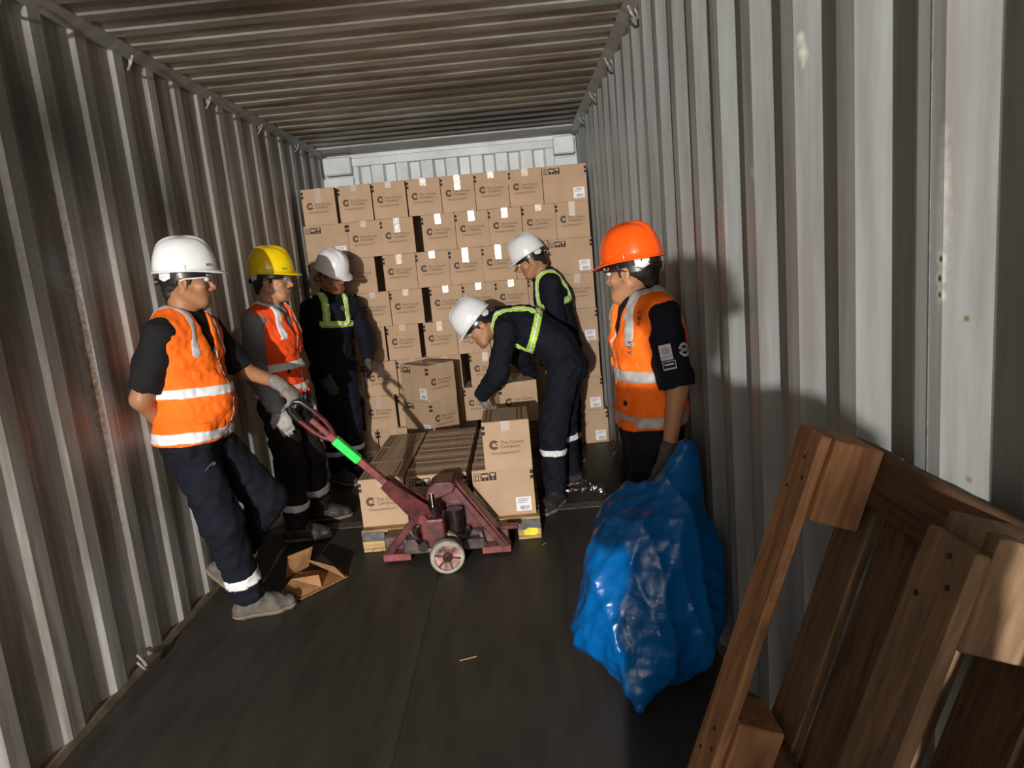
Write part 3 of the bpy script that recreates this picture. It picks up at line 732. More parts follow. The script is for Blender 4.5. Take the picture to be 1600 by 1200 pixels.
for i, (w0, w1) in enumerate(runners):
    lpl('runner_board', 0.0, LEN - (0.0 if i != 1 else 0.03), w0, w1, 0.0, 0.020, M['wood_o'] if i != 1 else M['wood_g_shade'], jitter=0.0035)  # middle runner gets the darker wood, with shade in its colour
    for j, (l0, l1) in enumerate(((0.0, 0.15), (LEN / 2 - 0.075, LEN / 2 + 0.075), (LEN - 0.15, LEN))):
        lpl('block', l0, l1 - (0.006 if i == 1 else 0), w0 + 0.002, w1 + (0.012 if i == 0 else 0.0), 0.0202, 0.108, M['wood_o'] if i != 1 else M['wood_g_shade'])  # middle blocks likewise: shade comes from the darker colour
        for (dl, dw) in ((0.035, 0.028), (0.10, 0.06), (0.065, 0.075)):
            nl = MB().lathe([(0, 0), (0.0042, 0), (0.0042, 0.002), (0, 0.002)], (0, 0, 0), (0, 0, 1), 8).build('nail', M['nail'], pal)
            c = PB + e1 * (l0 + dl) + e2 * (w0 + dw) - en * 0.0012
            nl.matrix_local = axes_mtx(c, e1, e2, e1.cross(e2), LO)
for (l0, l1) in ((0.0, 0.10), (LEN / 2 - 0.05, LEN / 2 + 0.05), (LEN - 0.10, LEN - 0.002)):
    lpl('stringer_board', l0, l1, 0.0, WID, 0.1082, 0.126, M['wood_shade'], along='w', jitter=0.003)
for k in range(7):
    w0 = 0.0 + k * 0.1385
    lpl('deck_board', 0.0 + random.uniform(-.004, .004), LEN + random.uniform(-0.01, 0.006), w0, w0 + 0.112, 0.1262, 0.1445, M['wood_shade'] if k % 2 else M['wood_g_shade'], jitter=0.004)
# ------------------------------------------------------------------ smooth solids (distance fields -> surface nets)
def V3(a): return np.array(a, dtype=np.float64)
def unit(a):
    a = V3(a); return a / max(1e-9, np.linalg.norm(a))

def axis_points(lo, hi, h, fine=None):
    """grid coordinates lo..hi with step h, and a finer step inside fine=(a, b, hf)"""
    if fine is None: return np.arange(lo, hi + h, h)
    a, b, hf = fine; a = max(a, lo); b = min(b, hi)
    if b <= a: return np.arange(lo, hi + h, h)
    return np.concatenate([np.arange(lo, a, h), np.arange(a, b, hf), np.arange(b, hi + h, h)])

class Field:
    FAR = 0.2
    def __init__(s, lo, hi, h, fine=None):
        """fine = (centre, half, step): refine around a point"""
        s.ax = []
        for i in range(3):
            f = None if fine is None else (fine[0][i] - fine[1], fine[0][i] + fine[1], fine[2])
            s.ax.append(axis_points(lo[i], hi[i], h, f).astype(np.float32))
        s.D = np.full([len(a) for a in s.ax], s.FAR, np.float32); s.h = h
    def window(s, lo, hi):
        sl = tuple(slice(max(0, int(np.searchsorted(a, l)) - 1), int(np.searchsorted(a, u)) + 1) for a, l, u in zip(s.ax, lo, hi))
        g = np.meshgrid(*[a[q] for a, q in zip(s.ax, sl)], indexing='ij', sparse=True)
        return sl, g
    @staticmethod
    def cone(g, a, b, ra, rb, flat=None):
        a = V3(a); b = V3(b); ab = b - a; L2 = max(1e-12, float(ab @ ab))
        px, py, pz = (g[i] - a[i] for i in range(3))
        t = np.clip((px * ab[0] + py * ab[1] + pz * ab[2]) / L2, 0, 1)
        vx, vy, vz = px - t * ab[0], py - t * ab[1], pz - t * ab[2]
        r = ra + (rb - ra) * t
        if flat is None: return np.sqrt(vx * vx + vy * vy + vz * vz) - r
        w, q = flat; w = unit(w); c = vx * w[0] + vy * w[1] + vz * w[2]
        m = np.sqrt(vx * vx + vy * vy + vz * vz); k = (1 / q - 1)
        vx = vx + w[0] * c * k; vy = vy + w[1] * c * k; vz = vz + w[2] * c * k
        m2 = np.sqrt(vx * vx + vy * vy + vz * vz)
        return (m2 - r) * np.where(m2 > 1e-6, np.clip(m / np.maximum(m2, 1e-6), q, 1), q)
    def add(s, a, b, ra, rb, k=0.02, flat=None, sub=False):
        a = V3(a); b = V3(b); m = max(ra, rb) + 0.05 + k
        sl, g = s.window(np.minimum(a, b) - m, np.maximum(a, b) + m)
        if 0 in s.D[sl].shape: return s
        d = s.cone(g, a, b, ra, rb, flat).astype(np.float32); o = s.D[sl]
        if sub:
            s.D[sl] = s.smax(o, -d, k)
        else:
            h = np.clip(0.5 + 0.5 * (o - d) / k, 0, 1); s.D[sl] = o * (1 - h) + d * h - k * h * (1 - h)
        return s
    @staticmethod
    def smax(a, b, k):
        h = np.clip(0.5 - 0.5 * (a - b) / k, 0, 1); return a * (1 - h) + b * h + k * h * (1 - h)
    def ellipsoid(s, c, rad, frame=None, k=0.015, sub=False):
        """rad along the three columns of frame"""
        c = V3(c); F = np.eye(3) if frame is None else np.stack([unit(f) for f in frame], 0); rad = V3(rad)
        m = rad.max() + 0.04 + k; sl, g = s.window(c - m, c + m)
        if 0 in s.D[sl].shape: return s
        px, py, pz = (g[i] - c[i] for i in range(3))
        q = [(px * F[i][0] + py * F[i][1] + pz * F[i][2]) for i in range(3)]
        k0 = np.sqrt(sum((q[i] / rad[i]) ** 2 for i in range(3))); k1 = np.sqrt(sum((q[i] / rad[i] ** 2) ** 2 for i in range(3)))
        d = (k0 * (k0 - 1) / np.maximum(k1, 1e-6)).astype(np.float32); o = s.D[sl]
        if sub: s.D[sl] = s.smax(o, -d, k)
        else:
            h = np.clip(0.5 + 0.5 * (o - d) / k, 0, 1); s.D[sl] = o * (1 - h) + d * h - k * h * (1 - h)
        return s
    def plane(s, p, n):
        """keep the side against n"""
        g = np.meshgrid(*s.ax, indexing='ij', sparse=True); n = unit(n); p = V3(p)
        return ((g[0] - p[0]) * n[0] + (g[1] - p[1]) * n[1] + (g[2] - p[2]) * n[2]).astype(np.float32)
    def clip(s, p, n): s.D = np.maximum(s.D, s.plane(p, n)); return s
    def folds(s, amp, wave, seed, squash=(1, 1, 1), ridged=False, n=5):
        r = np.random.default_rng(seed); g = np.meshgrid(*s.ax, indexing='ij', sparse=True)
        near = np.abs(s.D) < max(0.05, amp * 3); tot = 0
        G = np.stack(np.broadcast_arrays(*g), -1)[near]
        for i in range(n):
            kv = unit(r.normal(size=3) * V3(squash)) * (2 * math.pi / (wave * r.uniform(0.6, 1.5)))
            k2 = unit(r.normal(size=3)) * (2 * math.pi / (wave * 2.2)); ph = r.uniform(0, 6.28, 2)
            w = np.sin(G @ kv + ph[0] + 1.3 * np.sin(G @ k2 + ph[1]))
            tot = tot + ((1 - 2 * np.abs(w) ** 0.7) if ridged else w) * r.uniform(0.5, 1.0)
        s.D[near] += (amp * tot / math.sqrt(n)).astype(np.float32)
        return s
    def copy(s):
        f = Field.__new__(Field); f.ax = s.ax; f.h = s.h; f.D = s.D.copy(); return f
    def mesh(s, name, mat, parent=None, origin=(0, 0, 0), smooth=True, relax=0):
        D = s.D; D = D.copy()
        D[0] = D[-1] = s.FAR; D[:, 0] = D[:, -1] = s.FAR; D[:, :, 0] = D[:, :, -1] = s.FAR
        S = D < 0; nx, ny, nz = D.shape
        c = [S[i:nx - 1 + i, j:ny - 1 + j, k:nz - 1 + k] for i in (0, 1) for j in (0, 1) for k in (0, 1)]
        cnt = sum(q.astype(np.int8) for q in c); act = (cnt > 0) & (cnt < 8)
        idx = np.argwhere(act)
        if len(idx) == 0: return None
        ids = np.full(act.shape, -1, np.int64); ids[act] = np.arange(len(idx))
        pos = np.zeros((len(idx), 3)); num = np.zeros(len(idx)); I, J, K = idx.T; ax = s.ax
        for d in range(3):
            for p in (0, 1):
                for q in (0, 1):
                    o = [0, 0, 0]; others = [e for e in range(3) if e != d]; o[others[0]] = p; o[others[1]] = q
                    i0, j0, k0 = I + o[0], J + o[1], K + o[2]; o2 = list(o); o2[d] += 1; i1, j1, k1 = I + o2[0], J + o2[1], K + o2[2]
                    a = D[i0, j0, k0]; b = D[i1, j1, k1]; m = (a < 0) != (b < 0)
                    t = np.where(m, a / np.where(m, a - b, 1), 0)
                    P = np.stack([ax[0][i0] + t * (ax[0][i1] - ax[0][i0]), ax[1][j0] + t * (ax[1][j1] - ax[1][j0]), ax[2][k0] + t * (ax[2][k1] - ax[2][k0])], 1)
                    pos[m] += P[m]; num[m] += 1
        pos /= num[:, None]
        quads = []
        for d in range(3):
            e = [e for e in range(3) if e != d]
            sl0 = [slice(None)] * 3; sl1 = [slice(None)] * 3; sl0[d] = slice(0, -1); sl1[d] = slice(1, None)
            for q in e: sl0[q] = slice(1, -1); sl1[q] = slice(1, -1)
            A = S[tuple(sl0)]; B = S[tuple(sl1)]; ch = np.argwhere(A != B)
            if len(ch) == 0: continue
            inside = A[tuple(ch.T)]
            base = ch.copy(); base[:, e[0]] += 1; base[:, e[1]] += 1
            def cell(u, v):
                w = base.copy(); w[:, e[0]] -= u; w[:, e[1]] -= v; return ids[tuple(w.T)]
            q = np.stack([cell(1, 1), cell(0, 1), cell(0, 0), cell(1, 0)], 1)
            flip = inside if d != 1 else ~inside
            q[~flip] = q[~flip][:, ::-1]
            quads.append(q)
        Q = np.concatenate(quads); Q = Q[(Q >= 0).all(1)]
        for _ in range(relax):
            acc = np.zeros_like(pos); n = np.zeros(len(pos))
            for i in range(4):
                a, b = Q[:, i], Q[:, (i + 1) % 4]
                np.add.at(acc, a, pos[b]); np.add.at(acc, b, pos[a]); np.add.at(n, a, 1); np.add.at(n, b, 1)
            pos = pos * 0.5 + 0.5 * acc / np.maximum(n, 1)[:, None]
        pos = pos - V3(origin)
        me = bpy.data.meshes.new(name)
        me.vertices.add(len(pos)); me.vertices.foreach_set('co', pos.astype(np.float32).ravel())
        me.loops.add(len(Q) * 4); me.loops.foreach_set('vertex_index', Q.astype(np.int32).ravel())
        me.polygons.add(len(Q)); me.polygons.foreach_set('loop_start', np.arange(0, len(Q) * 4, 4, dtype=np.int32))
        me.update(calc_edges=True)
        if smooth: me.polygons.foreach_set('use_smooth', np.ones(len(Q), bool))
        if mat: me.materials.append(mat)
        return link(name, me, parent)

# ------------------------------------------------------------------ blue rubbish bag against the right wall
def bag_mat():
    m, nt, N, L, b = nodes_of('blue_plastic_film')
    setp(b, Base_Color=(0.0, 0.10, 0.34, 1), Roughness=0.27); b.inputs['Specular IOR Level'].default_value = 0.42
    tc = N.new('ShaderNodeTexCoord')
    nz = N.new('ShaderNodeTexNoise'); nz.inputs['Scale'].default_value = 5; nz.inputs['Detail'].default_value = 3; nz.inputs['Distortion'].default_value = 2.0
    L.new(tc.outputs['Object'], nz.inputs['Vector'])
    bp = N.new('ShaderNodeBump'); bp.inputs['Strength'].default_value = 0.35; bp.inputs['Distance'].default_value = 0.03
    L.new(nz.outputs['Fac'], bp.inputs['Height']); L.new(bp.outputs[0], b.inputs['Normal'])
    tl = N.new('ShaderNodeBsdfTranslucent'); tl.inputs[0].default_value = (0.0, 0.16, 0.5, 1)
    mx = N.new('ShaderNodeMixShader'); mx.inputs[0].default_value = 0.15
    L.new(b.outputs[0], mx.inputs[1]); L.new(tl.outputs[0], mx.inputs[2]); L.new(mx.outputs[0], N['Material Output'].inputs['Surface'])
    return m
M['bag'] = bag_mat()
f = Field((0.0, 1.95, -0.05), (0.72, 2.75, 1.0), 0.0085)
f.ellipsoid((0.375, 2.34, 0.25), (0.285, 0.21, 0.27), k=0.05)
f.ellipsoid((0.40, 2.36, 0.45), (0.25, 0.19, 0.26), k=0.06)
f.add((0.30, 2.40, 0.60), (0.36, 2.42, 0.66), 0.10, 0.07, 0.05)
f.add((0.46, 2.38, 0.55), (0.540, 2.40, 0.84), 0.15, 0.045, 0.05)
f.add((0.33, 2.25, 0.18), (0.29, 2.12, 0.03), 0.16, 0.035, 0.06)
f.add((0.22, 2.32, 0.22), (0.17, 2.33, 0.20), 0.12, 0.10, 0.06)
f.folds(-0.017, 0.40, 5, squash=(1, 1, 0.6), ridged=True, n=4); f.folds(-0.006, 0.17, 12, ridged=True, n=4)
f.clip((0.644, 0, 0), (1, 0, 0)); f.clip((0, 0, 0.001), (0, 0, -1))
bag = f.mesh('rubbish_bag', M['bag'], origin=(0.37, 2.33, 0)); bag.location = (0.37, 2.33, 0)
tag(bag, 'crumpled blue plastic bag standing full against the right wall', 'plastic bag')

# scrap of clear film on the floor
def film_mat():
    m, nt, N, L, b = nodes_of('clear_stretch_film')
    b = N.new('ShaderNodeBsdfAnisotropic'); b.inputs['Color'].default_value = (0.9, 0.9, 0.9, 1); b.inputs['Roughness'].default_value = 0.16
    tr = N.new('ShaderNodeBsdfTransparent'); tr.inputs[0].default_value = (0.9, 0.9, 0.88, 1); mx = N.new('ShaderNodeMixShader'); mx.inputs[0].default_value = 0.20
    L.new(tr.outputs[0], mx.inputs[1]); L.new(b.outputs[0], mx.inputs[2]); L.new(mx.outputs[0], N['Material Output'].inputs['Surface'])
    return m
M['film'] = film_mat()
f = Field((0.05, 4.05, -0.02), (0.62, 4.7, 0.2), 0.006)
f.add((0.18, 4.38, 0.02), (0.40, 4.33, 0.05), 0.02, 0.035, 0.03); f.ellipsoid((0.41, 4.28, 0.045), (0.06, 0.05, 0.05), k=0.03); f.add((0.26, 4.40, 0.03), (0.34, 4.50, 0.05), 0.03, 0.02, 0.03)
f.folds(-0.014, 0.09, 3, ridged=True, n=5); f.clip((0, 0, 0.001), (0, 0, -1))
o = f.mesh('plastic_film', M['film'], origin=(0.33, 4.35, 0)); o.location = (0.33, 4.35, 0)
tag(o, 'crumpled scrap of clear plastic film on the floor by the bending man', 'plastic film')

# torn carton on the floor by the first man's shoe
cb = empty('torn_carton', (-1.20, 3.36, 0)); tag(cb, 'torn folded piece of brown cardboard on the floor beside the boot', 'cardboard')
def sheet(name, pts, th=0.004, mat='card_in'):
    pts = [Vector(p) for p in pts]; n = (pts[1] - pts[0]).cross(pts[2] - pts[0]).normalized() * th; k = len(pts)
    b = MB(); b.add(pts + [p + n for p in pts], [tuple(range(k))[::-1], tuple(range(k, 2 * k))] + [(i, (i + 1) % k, k + (i + 1) % k, k + i) for i in range(k)])
    o = b.build(name, M[mat], cb, origin=(-1.20, 3.36, 0)); return o
sheet('panel', [(-1.34, 3.22, 0.004), (-1.20, 3.18, 0.004), (-1.02, 3.40, 0.004), (-1.10, 3.52, 0.004), (-1.32, 3.50, 0.004)])
sheet('flap', [(-1.10, 3.52, 0.006), (-1.03, 3.39, 0.008), (-1.07, 3.36, 0.085), (-1.24, 3.46, 0.095), (-1.25, 3.53, 0.05)])
sheet('flap', [(-1.21, 3.20, 0.008), (-1.13, 3.30, 0.006), (-1.15, 3.34, 0.055), (-1.28, 3.30, 0.062), (-1.29, 3.22, 0.05)])
sheet('panel', [(-1.36, 3.44, 0.006), (-1.28, 3.58, 0.006), (-1.24, 3.57, 0.12), (-1.33, 3.44, 0.13)])

# little scraps on the floor
for i, (x, y, rz, l) in enumerate(((-0.33, 2.55, 0.3, 0.035), (0.02, 3.62, 1.0, 0.02))):
    b = MB(); b.beam((-l, 0, 0.0016), (l, 0, 0.0016), 0.006, 0.003); o = b.build('wood_splinter', M['wood_y'], bevel=0.0008)
    o.location = (x, y, 0.0002); o.rotation_euler = (0, 0, rz)
    tag(o, ('thin pale splinter on the bare floor in the foreground', 'short pale splinter on the floor beside the pallet corner')[i], 'splinter')
# ------------------------------------------------------------------ people
def cloth(name, col, rough=0.85, bump=0.25, noise=0.10, weave=160):
    m = plain(name, col, rough, noise, 9, bump=bump, bump_scale=weave, spec=0.2)
    return m
M['vest'] = cloth('hi_vis_orange_cloth', (0.95, 0.16, 0.012), 0.75, noise=0.06)
M['vest_red'] = cloth('hi_vis_red_orange_cloth', (0.90, 0.085, 0.014), 0.75, noise=0.06)
M['silver'] = plain('silver_reflective_tape', (0.72, 0.72, 0.74), 0.4, 0.06, 30, spec=0.6)
M['silver_dull'] = plain('worn_reflective_tape', (0.42, 0.40, 0.39), 0.5, 0.15, 30, spec=0.5)
M['lime'] = plain('lime_tape', (0.42, 0.72, 0.06), 0.6, 0.06, 30)
M['navy'] = cloth('navy_work_cloth', (0.0065, 0.0072, 0.015))
M['navy_blue'] = cloth('navy_blue_denim', (0.0058, 0.0072, 0.0135))
M['blacktee'] = cloth('black_jersey', (0.010, 0.010, 0.011))
M['darkpants'] = cloth('charcoal_brown_cloth', (0.016, 0.013, 0.014))
M['greytee'] = cloth('grey_jersey', (0.235, 0.235, 0.25))
M['boot'] = plain('grey_suede_boot', (0.105, 0.092, 0.080), 0.8, 0.2, 25, bump=0.15)
M['bootdark'] = plain('dark_boot', (0.030, 0.028, 0.027), 0.6, 0.2, 25, bump=0.15)
M['sole'] = plain('boot_sole', (0.20, 0.155, 0.11), 0.7, 0.2, 30)
M['glove'] = plain('knit_glove', (0.22, 0.20, 0.18), 0.9, 0.12, 60, bump=0.4, bump_scale=220)
M['glove_l'] = plain('pale_knit_glove', (0.40, 0.38, 0.35), 0.9, 0.12, 60, bump=0.4, bump_scale=220)
M['glove_d'] = plain('dark_knit_glove', (0.085, 0.072, 0.064), 0.9, 0.15, 60, bump=0.4, bump_scale=220)
M['hair'] = plain('black_hair', (0.010, 0.009, 0.008), 0.55, 0.3, 80, bump=0.4, bump_scale=160)
M['lens'] = tape_film('clear_lens', (0.5, 0.5, 0.5), 0.08, 0.16)
M['frame'] = plain('dark_frame', (0.02, 0.02, 0.025), 0.3, 0.1)
M['frame_w'] = plain('white_frame', (0.7, 0.7, 0.7), 0.35, 0.05)
M['eye_white'] = plain('eye_white', (0.55, 0.52, 0.48), 0.3, 0.03)
M['iris'] = plain('dark_iris', (0.02, 0.012, 0.008), 0.2, 0.05)
M['white_print'] = plain('white_print', (0.50, 0.50, 0.54), 0.6, 0.05)
M['grey_print'] = plain('grey_print', (0.24, 0.23, 0.26), 0.6, 0.05)
M['green_print'] = plain('green_print', (0.02, 0.26, 0.08), 0.5, 0.05)
def shell_plastic(name, col, rough=0.22):
    m = plain(name, col, rough, 0.02, 6, spec=0.5); m.node_tree.nodes['Principled BSDF'].inputs['Coat Weight'].default_value = 0.25
    return m
M['hat_white'] = shell_plastic('white_helmet_plastic', (0.74, 0.74, 0.76))
M['hat_yellow'] = shell_plastic('yellow_helmet_plastic', (0.80, 0.56, 0.004))
M['hat_orange'] = shell_plastic('orange_helmet_plastic', (0.88, 0.095, 0.006))
def skin(name, col):
    m = plain(name, col, 0.5, 0.07, 14, bump=0.08, bump_scale=120, spec=0.35)
    b = m.node_tree.nodes['Principled BSDF']; b.inputs['Subsurface Weight'].default_value = 0.12; b.inputs['Subsurface Radius'].default_value = (0.012, 0.005, 0.003)
    return m
M['skin_a'] = skin('tan_skin', (0.33, 0.155, 0.078)); M['skin_b'] = skin('light_tan_skin', (0.39, 0.195, 0.105)); M['skin_c'] = skin('brown_skin', (0.24, 0.10, 0.052))

def helmet_mesh():
    nt = 64; rings = []
    def base(t):
        c, s = math.cos(t), math.sin(t)
        return 0.113 * c, (0.136 if s > 0 else 0.130) * s
    phis = [math.radians(a) for a in (88, 82, 74, 65, 56, 47, 38, 30, 22, 14, 7, 0)]
    def dome(t, ph, inset=0.0):
        bx, by = base(t); q = max(0.0, math.cos(ph)) ** 0.66
        x, y = bx * q, by * q; z = 0.140 * math.sin(ph) ** 0.92
        ridge = 0.012 * math.exp(-(x / 0.019) ** 4) + 0.005 * math.exp(-((abs(x) - 0.042) / 0.008) ** 2)
        z += ridge * min(1.0, max(0.0, (math.sin(ph) - 0.35) / 0.3)) * (1.0 if abs(y) < 0.10 else 0.0 if abs(y) > 0.125 else (0.125 - abs(y)) / 0.025)
        L = math.sqrt(x * x + y * y + z * z) + 1e-6; k = 1 - inset / L
        return (x * k, y * k, z * k)
    def brim(t, out, dz):
        bx, by = base(t); L = math.hypot(bx, by); s = max(0.0, math.sin(t))
        pk = 0.036 * s ** 2.2 * out; e = 0.009 * out + pk
        return (bx * (1 + e / L), by * (1 + e / L), dz - 0.016 * s ** 2 * out)
    T = [2 * math.pi * k / nt for k in range(nt)]
    for ph in phis: rings.append([dome(t, ph) for t in T])
    rings.append([brim(t, 0.35, -0.003) for t in T]); rings.append([brim(t, 1.0, -0.006) for t in T]); rings.append([brim(t, 1.0, -0.010) for t in T]); rings.append([brim(t, 0.0, -0.008) for t in T])
    for ph in reversed(phis): rings.append([dome(t, ph, 0.005) for t in T])
    vs = [p for r in rings for p in r]; fs = []
    for i in range(len(rings) - 1):
        for k in range(nt): fs.append((i * nt + k, (i + 1) * nt + k, (i + 1) * nt + (k + 1) % nt, i * nt + (k + 1) % nt))
    fs.append(tuple(range(nt))); fs.append(tuple((len(rings) - 1) * nt + k for k in range(nt))[::-1])
    return vs, fs
HV, HF = helmet_mesh()
HELM = {}
def helmet(parent, mtx, mat, sticker=None, band='frame_w'):
    key = mat
    if key not in HELM:
        me = mesh_from('helmet', HV, HF, M[mat], smooth=True); HELM[key] = me
    h = link('hard_hat', HELM[key], parent); h.matrix_local = mtx
    b = MB()                            # accessory slots at the sides and the rain gutter lugs
    for s in (-1, 1):
        b.box((s * 0.114 - 0.006, -0.030, -0.004), (s * 0.114 + 0.006, 0.016, 0.020)); 
    b.build('side_slot', M[mat], h, bevel=0.004, seg=2)
    b = MB(); vs = []; fs = []; n = 40
    for k in range(n):
        t = 2 * math.pi * k / n
        for (rr, z) in ((0.087, -0.006), (0.089, -0.034)): vs.append((rr * math.cos(t), (rr + 0.021) * math.sin(t), z - (0.022 if math.sin(t) < -0.2 else 0)))
        for (rr, z) in ((0.085, -0.034), (0.083, -0.006)): vs.append((rr * math.cos(t), (rr + 0.021) * math.sin(t), z - (0.022 if math.sin(t) < -0.2 else 0)))
    for k in range(n):
        for j in range(4): fs.append((k * 4 + j, k * 4 + (j + 1) % 4, ((k + 1) % n) * 4 + (j + 1) % 4, ((k + 1) % n) * 4 + j))
    b.add(vs, fs); sb = b.build('headband', M['black'], h, smooth=True)
    b = MB()
    for s in (-1, 1): MB().add(*strip_patch(s)).build('strap_tab', M[band], h)
    b = MB().lathe([(0, 0), (0.016, 0), (0.016, 0.012), (0, 0.012)], (0, -0.112, -0.045), (0, -1, 0), 14); b.build('ratchet_knob', M['black'], h, smooth=True)
    if sticker:
        f = Flat(); f.text('MSA', 0.017, 0, 0, align='CENTER', spacing=1.05)
        def on_shell(u, v, s):
            t = math.radians(52) + s * u / 0.125
            z = 0.012 + v; q = math.sqrt(max(0.0, 1 - (z / 0.14) ** 2)) ** 0.66
            x = 0.1145 * q * math.cos(t); y = 0.1375 * q * math.sin(t)
            return (s * x * 1.012, y * 1.012, z)
        for s in (1, -1):
            # lettering reads left to right seen from outside on both sides
            me = f.mesh('maker_print', lambda u, v, s=s: on_shell(u if s > 0 else u, v, s) if s > 0 else on_shell(u, v, -1), M['green_print'])
            link('maker_print', me, h)
    return h
def strip_patch(s):
    vs = []; n = 6
    for i in range(n + 1):
        t = math.radians(-62 + 34 * i / n)
        for z in (-0.006, -0.046 + 0.012 * abs(i - 3) / 3): vs.append((s * 0.0895 * math.cos(t), 0.1115 * math.sin(t), z))
    k = len(vs); vs += [(x * 1.015, y * 1.015, z) for x, y, z in vs]
    fs = []
    for i in range(n):
        fs += [(2 * i, 2 * i + 2, 2 * i + 3, 2 * i + 1), (k + 2 * i, k + 2 * i + 1, k + 2 * i + 3, k + 2 * i + 2)]
    return vs, fs

def hand_prims(w, d, n, a, curl, fat, thumb=0.5, spread=1.0):
    """w wrist, d finger direction, n palm normal, a thumb side; returns cones"""
    w, d, n, a = V3(w), unit(d), unit(n), unit(a); out = []
    out.append((w + d * 0.012, w + d * 0.078, 0.028 * fat, 0.039 * fat, (n, 0.50)))
    out.append((w + d * 0.070 + a * 0.026, w + d * 0.070 - a * 0.026, 0.0165 * fat, 0.015 * fat, None))
    for o, ln in ((0.030, 0.070), (0.0105, 0.080), (-0.0095, 0.075), (-0.028, 0.058)):
        p = w + d * 0.080 + a * o; dd = d + a * o * 1.6 * spread; dd = unit(dd); ang = 0.0
        for seg, fr in enumerate((0.45, 0.31, 0.24)):
            ang += curl * (0.9, 1.15, 0.8)[seg]
            q = p + (dd * math.cos(ang) + n * math.sin(ang)) * ln * fr * 1.15
            out.append((p, q, (0.0096 - 0.0006 * seg) * fat, (0.0090 - 0.0008 * seg) * fat, None)); p = q
    p = w + d * 0.025 + a * 0.026; t1 = unit(d * 0.75 + a * 0.75 + n * thumb * 0.5); t2 = unit(d * 0.95 + a * 0.25 + n * thumb)
    q = p + t1 * 0.042; out.append((p, q, 0.0145 * fat, 0.0115 * fat, None)); out.append((q, q + t2 * 0.034, 0.0112 * fat, 0.0092 * fat, None))
    return out

def patch(parent, name, flat, a, b, t, radius, n, mat):
    """flat print wrapped on a limb a->b at fraction t, centred on outward normal n"""
    a, b = V3(a), V3(b); ax = unit(a - b); n = V3(n); n = unit(n - ax * (n @ ax)); sd = np.cross(ax, n); c = a + (b - a) * t
    org = V3(parent.location)
    def fn(u, v):
        th = u / radius; return tuple(c + ax * v + radius * (n * math.cos(th) + sd * math.sin(th)) - org)
    return link(name, flat.mesh(name, fn, mat), parent)

